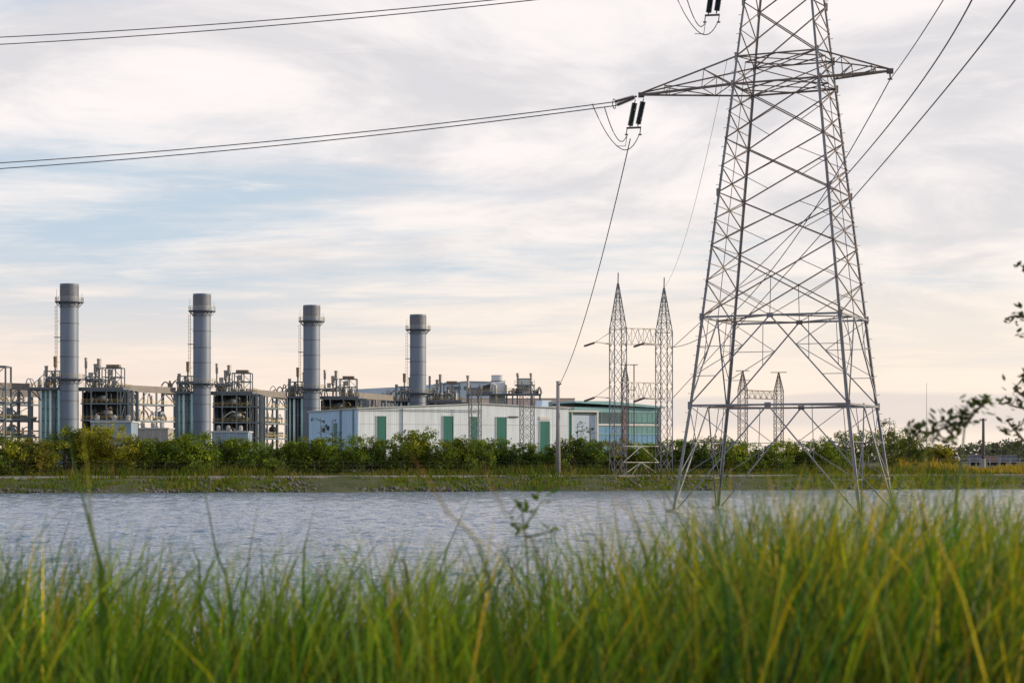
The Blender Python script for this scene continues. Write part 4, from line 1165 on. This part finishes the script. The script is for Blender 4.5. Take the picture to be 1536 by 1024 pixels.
def big_block():
    D = 745.; x0, x1 = W(522, D), W(862, D); h = Z(598, D) - GZ
    root = empty('plain_block', (x0, D, GZ), 'long plain tan-walled block rising just above the warehouse roof', 'factory block')
    MB().box(0, x1 - x0, 0, 18, 0, h).build('wall', 'tan', root)
    MB().box(-.2, x1 - x0 + .2, -.2, 18.2, h, h + .3).build('parapet', 'tan', root)
    for px in (686, 738, 762): MB().box(W(px, D) - x0 - .6, W(px, D) - x0 + .6, -.1, -.004, h - 4.4, h - 2.2).build('vent', 'hard', root)
big_block()
def far_hall():
    D = 900.; x0, x1 = W(524, D), W(742, D); z = lambda py: Z(py, D) - GZ
    root = empty('turbine_hall', (x0, D, GZ), 'pale blue hall with a dark window row rising behind the tan block', 'turbine hall')
    a = lambda px: W(px, D) - x0
    MB().prism([(0, 0, 0), (x1 - x0, 0, 0), (x1 - x0, 0, z(573)), (a(700), 0, z(572)), (a(668), 0, z(573)), (a(655), 0, z(576)), (a(600), 0, z(580)), (0, 0, z(584))], (0, 40, 0)).build('wall', 'bluewhite', root)
    for pa, pb in ((670, 679), (680.5, 691), (696, 702)):
        MB().box(a(pa), a(pb), -.3, -.01, z(584.5), z(579)).build('window', 'glassd', root)
    MB().prism([(a(712), -.4, z(590)), (a(738), -.4, z(590)), (a(738), -.4, z(575)), (a(722), -.4, z(579)), (a(712), -.4, z(582))], (0, .38, 0)).build('open_bay', 'darkmach', root)
    MB().prism([(a(650), -.6, z(576)), (a(700), -.6, z(571.2)), (a(742), -.6, z(572.2)), (a(742), -.6, z(573)), (a(700), -.6, z(572.4)), (a(650), -.6, z(577))], (0, 41, 0)).build('roof', 'roof', root)
far_hall()
def exhaust_unit(px, D, label, kind):
    root = empty('exhaust_unit', (W(px, D), D, GZ), label, 'exhaust unit', 'exhaust units behind the warehouse roof')
    s = D / F; z = lambda py: Z(py, D) - GZ; u = lambda p: (p - px) * s
    def stackp(p, r, ya, yb2, m='lag', nm='silencer'):
        a = MB().lathe([(r * .7, z(yb2)), (r * .7, z(ya + 5)), (r, z(ya + 4.6)), (r, z(ya + 1)), (r * 1.15, z(ya + .8)), (r * 1.15, z(ya))], (u(p), 0, 0), 14).build(nm, m, root)
        return a
    if kind == 'round':
        MB().lathe([(11.2 * s, 0), (11.2 * s, z(575)), (10.2 * s, z(570)), (10.2 * s, z(562.5)), (10.6 * s, z(562.3)), (10.6 * s, z(561.6))], (u(747), 4, 0), 28).build('tank', 'tankpaint', root)
        MB().lathe([(10.5 * s, z(571)), (11.1 * s, z(571)), (11.1 * s, z(570.2)), (10.5 * s, z(570.2))], (u(747), 4, 0), 28, caps=False).build('tank_band', 'hard', root)
        stackp(702, 2.6 * s, 563, 600); 
        mb = MB(); mb.tube([(u(736), -1, z(588)), (u(738), -1, z(577)), (u(741), -1, z(575.5)), (u(743.5), -1, z(578)), (u(744.5), -1, z(606))], .32, 10); mb.build('bent_pipe', 'trim', root, smooth=True)
        MB().box(u(700), u(770), -2, 6, z(592), z(590.6)).build('platform', 'stackdark', root)
        rb = MB(); railing(rb, [(u(700), -2, z(590.6)), (u(770), -2, z(590.6))], 1.3, .08, 2); rb.build('railing', 'rail', root)
        MB().box(u(706), u(716), 0, 4, z(590.6), z(581)).box(u(720), u(734), 1, 5, z(590.6), z(584)).build('equipment_box', 'frame', root)
        mb = MB()
        for p in (701, 717, 735, 757, 769):
            for y in (-1.5, 5): mb.bar((u(p), y, 0), (u(p), y, z(592)), .4)
        mb.build('support_frame', 'frame', root)
        for p, yt in ((759, 577), (722, 578), (764, 586)): MB().tube([(u(p), 0, z(591)), (u(p), 0, z(yt))], .28, 8).build('vent_pipe', 'lag', root)
    else:
        MB().box(u(778), u(798), 0, 4, z(592), z(568)).build('filter_house', 'tankpaint', root)
        MB().box(u(786), u(793), -.1, 0, z(587), z(579)).build('louvre', 'glassd', root)
        MB().box(u(777.5), u(798.5), -.2, 4.2, z(568), z(567.2)).build('roof', 'frame', root)
        stackp(776.5, 2.2 * s, 559.5, 590); stackp(796.5, 2.2 * s, 559.5, 590)
        MB().box(u(758), u(812), -2.5, 5, z(592.5), z(590.5)).build('platform', 'stackdark', root)
        MB().box(u(772), u(802), -1.2, 5, z(577.6), z(576.8)).build('gallery', 'frame', root)
        rb = MB(); railing(rb, [(u(758), -2.5, z(590.5)), (u(812), -2.5, z(590.5))], 1.3, .08, 1.8); railing(rb, [(u(772), -1.2, z(576.8)), (u(802), -1.2, z(576.8))], 1.1, .07, 1.5); rb.build('railing', 'rail', root)
        MB().box(u(773), u(784), -1.2, 3, z(590.5), z(583)).box(u(799), u(806), -1, 3, z(590.5), z(585)).build('equipment_box', 'darkmach', root)
        for k, (p, y2) in enumerate(((768, 583), (806, 581), (803, 585), (763, 586))):
            mb = MB(); curve_pipe(mb, (u(p), -1, z(590)), (u(p + (6 if k % 2 else 4)), -1, z(590)), (0, 0, (590 - y2) * s * 2), .25); mb.build('bent_pipe', 'lag', root, smooth=True)
        mb = MB()
        for p in (760, 776, 798, 810):
            for y in (-2, 4.5): mb.bar((u(p), y, 0), (u(p), y, z(592.5)), .4)
        mb.build('support_frame', 'frame', root)
exhaust_unit(735, 500, 'round pale tank with pipes and a lone silencer above the tan block roof', 'round')
exhaust_unit(787, 502, 'boxy filter house between two upright silencers above the warehouse roof', 'boxy')
def lone_mast(px, pyt, D, w, label):
    root = empty('lattice_mast', (W(px, D), D, GZ), label, 'lattice mast', 'lattice masts in front of the warehouse')
    lattice_mast(root, 0, 0, w, -.1, Z(pyt, D) - GZ, Z(pyt, D) - GZ, .3, 9, .06, name='lattice', spike=0)
    h = Z(pyt, D) - GZ
    MB().bar((-w * .7, 0, h), (w * .7, 0, h), .14).bar((0, -w * .7, h), (0, w * .7, h), .14).build('head_frame', 'steel', root)
    for x in (-w * .45, w * .45): MB().tube([(x, 0, h), (x, 0, h + .6)], .09, 6).build('pin', 'insulb', root)
lone_mast(712.5, 583, 300, 1.6, 'shorter lattice mast in front of the warehouse between the second and third green doors')
lone_mast(790.5, 578, 302, 1.8, 'taller lattice mast in front of the warehouse beside the last green door')
def bare_tree(px, D, pyt, label, seed, leafy=26):
    random.seed(seed); root = empty('sapling', (W(px, D), D, GZ), label, 'sapling', 'thin saplings against the warehouse walls')
    h = Z(pyt, D) - GZ; mb = MB(); mb.tube([(0, 0, -.1), (.1, 0, h * .5), (.0, 0, h)], [.14, .1, .03], 6); cs = []; rs = []
    for i in range(11):
        z = h * random.uniform(.35, .95); a = random.uniform(0, 6.28); l = random.uniform(.7, 2.0)
        e = Vector((math.cos(a) * l, math.sin(a) * l * .6, z + random.uniform(-.1, .7))); mb.tube([(0, 0, z), (e.x * .6, e.y * .6, e.z + .15), e], [.06, .045, .02], 5)
        if i < 8: cs.append(tuple(e)); rs.append(random.uniform(.25, .55))
    mb.build('trunk', 'bark', root)
    V, Fq, C = leaves(cs, rs, leafy, .3, (.03, .055, .03), .3); raw_mesh('crown', V, Fq, 'leaf', C).parent = root
bare_tree(481, 386, 626, 'thin sapling with drooping twigs against the shaded blue warehouse wall, the one further from the corner', 3)
bare_tree(498, 383, 627, 'thin upright sapling against the shaded blue warehouse wall beside its green door', 4, 12)
bare_tree(866, 394, 634, 'spindly sapling before the grey annex wall near the warehouse', 5, 12)
bare_tree(885, 395, 632, 'spindly sapling before the grey annex wall near the glass office', 6, 10)
random.seed(99)

# ------------------------------------------------------------------ near bank: reeds, weeds and overhanging twigs
def reeds():
    n = 74000
    y = 3.5 + 6.0 * RNG.random(n) ** .85
    half = 2.0 + .52 * y
    x = RNG.uniform(-1, 1, n) * half
    # clumps
    k = n // 70; cy = 3.5 + 6.0 * RNG.random(k) ** .85; cx = RNG.uniform(-1, 1, k) * (2.0 + .52 * cy)
    idx = RNG.integers(0, k, n); lo = RNG.random(n) < .85
    x[lo] = (cx[idx] + RNG.normal(0, .075, n))[lo]; y[lo] = (cy[idx] + RNG.normal(0, .09, n))[lo]
    chh = RNG.uniform(.48, 1.24, k)[idx]
    u = np.clip((x / (.27 * y) + 1) / 2, 0, 1)                  # 0 at the west of the bank, 1 at the east
    hm = np.interp(u, [0, .12, .45, .62, .72, .85, 1], [.87, .82, .86, 1.0, 1.2, 1.24, 1.2])
    h = hm * chh * RNG.uniform(.5, 1.12, n)
    tall = RNG.random(n) < .03
    h[tall] *= RNG.uniform(1.15, 1.45, tall.sum())
    zg = np.array([near_z(a, b) for a, b in zip(x, y)])
    lim = np.interp(u, [0, .5, .62, .72, 1], [-.030, -.029, -.010, .006, .005]) + -np.abs(RNG.normal(0, .019, n)) + .008 + np.where(tall, .016, 0)
    h = np.clip(np.minimum(h, EYE - zg + y * np.minimum(lim, .008)), .15, 2)
    low_shade = RNG.random(n) < .24; h[low_shade] *= RNG.uniform(.35, .8, low_shade.sum())
    a = RNG.uniform(0, 6.28, n); lean = h * RNG.uniform(.08, .55, n)
    dx, dy = np.cos(a) * lean + .10 * h, np.sin(a) * lean * .8
    wd = RNG.uniform(.0019, .0050, n) * np.where(RNG.random(n) < .10, 1.5, 1)
    flop = RNG.random(n) < .10; lean[flop] *= RNG.uniform(1.4, 2.2, flop.sum()); dx, dy = np.cos(a) * lean + .10 * h, np.sin(a) * lean * .8
    pa = RNG.uniform(0, 6.28, n); wx, wy = np.cos(pa) * wd, np.sin(pa) * wd
    ts = np.array([0, .3, .55, .78, 1.0]); ws = np.array([.8, 1, .85, .55, .06])
    rows = []
    for t, w in zip(ts, ws):
        c = np.stack([x + dx * t ** 2.1, y + dy * t ** 2.1, zg - .03 + h * (t - .16 * t ** 4 * (lean / h))], 1)
        rows.append(c - np.stack([wx, wy, 0 * wx], 1) * w); rows.append(c + np.stack([wx, wy, 0 * wx], 1) * w)
    V = np.stack(rows, 1).reshape(-1, 3)
    q = (np.arange(n) * 10)[:, None]
    Fq = np.concatenate([q + np.array([2 * i, 2 * i + 1, 2 * i + 3, 2 * i + 2]) for i in range(4)], 0)
    G = np.array([(.066, .135, .013), (.038, .096, .012), (.105, .165, .015), (.026, .068, .02), (.15, .19, .017)])
    Y = np.array([(.42, .31, .015), (.30, .27, .02), (.30, .21, .05), (.22, .23, .025)])
    base = G[RNG.integers(0, 5, k)][idx] * .6 + G[RNG.integers(0, 5, n)] * .4
    py = np.interp(u, [0, .3, .55, .75, 1], [.03, .03, .08, .15, .10])
    yl = RNG.random(n) < py; base[yl] = Y[RNG.integers(0, 4, yl.sum())]
    base[low_shade] = np.array([.045, .042, .016]) * RNG.uniform(.5, 1.6, (low_shade.sum(), 1))  # dark brown low blades paint in the shade at the foot of the grass
    base *= np.exp(RNG.normal(-.04, .42, (n, 1)))
    C = np.repeat(base, 10, 0).reshape(n, 10, 3)
    dry = RNG.random(n) < np.interp(u, [0, .5, .65, 1], [.05, .07, .17, .12])          # golden tips: glow of the low sun put into the blade colour
    for row, f in ((6, .45), (7, .45), (8, 1.), (9, 1.)):
        C[dry, row] = C[dry, row] * (1 - f) + np.array([.40, .29, .03]) * f
    C = C.reshape(-1, 3)
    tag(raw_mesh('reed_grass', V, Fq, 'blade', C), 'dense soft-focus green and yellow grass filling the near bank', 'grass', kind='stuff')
reeds()

def blade_path(mbV, mbF, mbC, pts, w, col):
    """a long strap leaf through points"""
    pts = [Vector(p) for p in pts]; out = []
    n = 12
    for i in range(n + 1):
        t = i / n * (len(pts) - 1); j = min(int(t), len(pts) - 2); f = t - j
        p0, p1, p2, p3 = pts[max(j - 1, 0)], pts[j], pts[j + 1], pts[min(j + 2, len(pts) - 1)]
        out.append(.5 * ((2 * p1) + (p2 - p0) * f + (2 * p0 - 5 * p1 + 4 * p2 - p3) * f * f + (3 * p1 - p0 - 3 * p2 + p3) * f ** 3))
    k = len(mbV)
    for i, p in enumerate(out):
        ww = w * (1 - (i / n) ** 1.3 * .95) * .5
        tw = Vector((math.cos(i * .1), math.sin(i * .1) * .5, 0))
        g = min(1, max(0, (i / n - .25) / .5)); cc = tuple(a * (1 - g) + b * g for a, b in zip((.05, .10, .014), col)); mbV += [tuple(p - tw * ww), tuple(p + tw * ww)]; mbC += [cc, cc]
    for i in range(n): mbF.append((k + 2 * i, k + 2 * i + 1, k + 2 * i + 3, k + 2 * i + 2))
def strap_leaf(pxs, D, w, col, label):
    pts = [P(px, py, D + i * .03) for i, (px, py) in enumerate(pxs)]
    g = near_z(pts[0].x, D); b = pts[0].copy(); b.z = g - .02; b.x -= (pts[1].x - pts[0].x) * .3
    V, Fq, C = [], [], []
    blade_path(V, Fq, C, [b] + pts, w, col)
    o = raw_mesh('grass_blade', np.array(V), np.array(Fq), 'blade', np.array(C)); tag(o, label, 'grass blade', 'single tall blades standing out of the near grass')
GR, YL, OR, DG = (.07, .12, .02), (.34, .26, .02), (.30, .17, .06), (.045, .085, .02)
for a in [([(158, 900), (140, 810), (110, 690), (95, 610)], 5.2, .016, DG, 'broad dark blade leaning left, rising in front of the tallest chimney'),
          ([(152, 900), (137, 790), (130, 690), (112, 575)], 4.2, .010, (.22, .21, .03), 'thin yellow-green blade crossing the foot of the tallest chimney'),
          ([(345, 900), (325, 830), (308, 740), (296, 690)], 5.8, .012, DG, 'slim dark blade reaching up between the first two chimneys over the water'),
          ([(455, 860), (462, 800), (476, 745)], 6.2, .011, DG, 'short dark blade leaning right over the water under the third chimney'),
          ([(300, 870), (292, 830), (284, 790)], 6.4, .010, DG, 'short upright blade over the water under the second chimney'),
          ([(612, 880), (590, 835), (575, 800)], 5.0, .014, OR, 'dry tan blade leaning left among green grass below the warehouse'),
          ([(740, 900), (672, 770), (640, 715), (606, 668)], 3.4, .008, OR, 'dry orange blade blurred in front of the bank below the warehouse door'),
          ([(820, 900), (758, 770), (735, 722), (722, 690)], 3.3, .007, OR, 'small dry orange blade blurred against the far bank beside the concrete pole'),
          ([(1150, 900), (1120, 840), (1098, 770), (1062, 700)], 4.6, .012, YL, 'bright yellow blade bending left before the back leg of the pylon'),
          ([(1250, 880), (1190, 800), (1160, 740), (1150, 700)], 4.4, .012, (.36, .24, .05), 'bright yellow blade bending left in the middle of the pylon'),
          ([(1075, 880), (1050, 800), (1036, 752)], 4.3, .010, (.36, .24, .06), 'pale gold blade standing upright beside the outermost pylon leg'),
          ([(1345, 900), (1312, 800), (1298, 735)], 4.0, .013, (.42, .27, .02), 'glowing golden blade standing before the near pylon leg'),
          ([(1425, 900), (1392, 790), (1380, 735)], 4.0, .013, (.42, .28, .02), 'glowing golden blade standing to the east of the last pylon leg'),
          ([(1390, 900), (1384, 760), (1390, 660), (1392, 612)], 4.8, .011, (.14, .16, .025), 'tall thin green blade crossing the dark round tree'),
          ([(1435, 860), (1432, 760), (1440, 690), (1447, 640)], 7.0, .010, DG, 'dark stalk-like blade rising under the leafy weed'),
          ([(1420, 880), (1445, 790), (1490, 730), (1530, 700)], 6.0, .011, DG, 'dark arching blade curving right toward the picture edge'),
          ([(985, 870), (978, 790), (972, 730)], 5.4, .010, GR, 'green blade upright below the near gantry'),
          ([(905, 860), (900, 780), (893, 720)], 5.6, .010, GR, 'green blade upright below the grey annex'),
          ([(1225, 850), (1240, 760), (1258, 700)], 5.6, .010, GR, 'green blade leaning right beside the near pylon leg'),
          ([(1360, 850), (1345, 770), (1318, 690), (1308, 650)], 5.2, .010, (.12, .15, .025), 'green blade leaning left past the last pylon leg')]:
    strap_leaf(*a)

def twig_plant(name, label, cat, stems, D, r, leafs, size, seed, tint, per=5, spread=.05, root_at=None, depth=.05, stem='greenstem'):
    """stems: pixel polylines drawn at distance D; leafs: pixel points that carry leaf whorls"""
    random.seed(seed); p0 = P(*stems[0][0], D); root = empty(name, root_at or p0, label, cat); o = root.location.copy()
    mb = MB(); joints = []
    for st in stems:
        pts = [P(a, b, D + random.gauss(0, depth) * .5) - o for a, b in st]
        mb.tube(pts, [r * (1 - .65 * i / (len(pts) - 1)) for i in range(len(pts))], 6)
        for p, q in zip(pts, pts[1:]): joints += [p.lerp(q, i / 5) for i in range(6)]
    V, Fq, C = [], [], []; k = 0
    for a, b in leafs:
        c = P(a, b, D + random.gauss(0, depth)) - o
        j = min(joints, key=lambda v: (v - c).length + max(0, v.z - c.z) * .5); e = (j + c) / 2 + Vector((0, 0, -.1 * (j - c).length))
        mb.tube([j, e, c], [r * .35, r * .25, r * .15], 5)
        for i in range(per):
            an = random.uniform(0, 6.28); el = random.uniform(-.6, 1.0)
            d = Vector((math.cos(an) * math.cos(el), math.sin(an) * math.cos(el), math.sin(el)))
            s = size * random.uniform(.6, 1.25); st = c + Vector((random.gauss(0, spread), random.gauss(0, spread), random.gauss(0, spread * .7)))
            sd = d.cross(Vector((random.gauss(0, .4), random.gauss(0, .4), 1))).normalized() * s * .24
            up = sd.cross(d).normalized() * s * .06
            pts = [st, st + d * s * .35 + sd, st + d * s * .7 + sd * .75, st + d * s, st + d * s * .7 - sd * .75, st + d * s * .35 - sd, st + d * s * .5 - up]
            V += [tuple(q) for q in pts]; C += [tuple(t * random.uniform(.7, 1.3) for t in tint)] * 0 or [tint] * 7
            Fq += [(k, k + 1, k + 6), (k + 1, k + 2, k + 6), (k + 2, k + 3, k + 6), (k + 3, k + 4, k + 6), (k + 4, k + 5, k + 6), (k + 5, k, k + 6)]; k += 7
    mb.build('stem', stem, root)
    raw_mesh('foliage', np.array(V), np.array(Fq), 'dleaf', np.array(C), 3).parent = root
    return root
g = Vector((W(1424, 7.4), 7.4, near_z(0, 7.4)))
twig_plant('leafy_weed', 'tall blurred weed with dark leaf clusters and a thin tip beside the wooden pole', 'weed',
           [[(1422, 1100), (1430, 860), (1436, 740), (1442, 690), (1447, 640), (1450, 612)], [(1447, 640), (1462, 618), (1486, 598)], [(1444, 632), (1420, 640), (1398, 648), (1380, 646)], [(1380, 646), (1366, 660), (1362, 690)], [(1418, 640), (1430, 655), (1428, 668)]],
           7.4, .007, [(1376, 640), (1372, 652), (1384, 650), (1400, 640), (1406, 650), (1402, 658), (1414, 634), (1422, 628), (1428, 638), (1436, 634), (1447, 618), (1450, 606), (1454, 626), (1466, 612), (1476, 604), (1484, 599), (1425, 660), (1365, 668), (1374, 676), (1384, 684)],
           .038, 31, (.065, .09, .02), 16, .02, None, .03)
twig_plant('leafy_weed', 'small leafy weed with a few dark leaves poking above the water below the concrete pole', 'weed',
           [[(806, 1170), (790, 820), (784, 775), (782, 750)], [(786, 790), (800, 772), (812, 752)], [(788, 806), (812, 800), (826, 796)]], 6.0, .004,
           [(776, 762), (784, 756), (790, 768), (812, 748), (822, 742), (772, 782), (782, 790), (826, 796), (800, 772)], .034, 32, (.075, .13, .02), 5, .010, None, .02)
# twigs of a shrub that stands just east of the frame
twig_plant('overhanging_shrub', 'dark twigs with small leaves reaching in along the east edge of the sky', 'shrub',
           [[(1668, 1230), (1640, 900), (1610, 700), (1590, 520), (1575, 400), (1560, 330)], [(1590, 520), (1560, 480), (1528, 474), (1512, 476)], [(1600, 640), (1560, 610), (1530, 590), (1520, 582)], [(1606, 680), (1560, 630), (1536, 612), (1516, 608)],
            [(1575, 420), (1550, 410), (1534, 404)], [(1612, 720), (1570, 690), (1535, 660), (1512, 632)], [(1560, 330), (1580, 250), (1600, 180)], [(1590, 520), (1620, 420), (1660, 340)]],
           9.0, .012, [(1516, 476), (1524, 472), (1530, 480), (1534, 500), (1538, 470), (1534, 404), (1540, 410), (1522, 582), (1526, 592), (1534, 566), (1530, 604), (1518, 608), (1514, 606), (1538, 610), (1532, 580), (1512, 632), (1520, 640), (1526, 652), (1510, 646), (1530, 664), (1518, 662), (1534, 640), (1524, 674), (1536, 676), (1540, 560), (1550, 500), (1560, 440), (1570, 380), (1580, 600), (1590, 480), (1600, 640), (1575, 560), (1560, 620), (1590, 680), (1600, 400), (1620, 300), (1640, 360)],
           .040, 33, (.05, .06, .018), 6, .022, None, .05, 'bark')
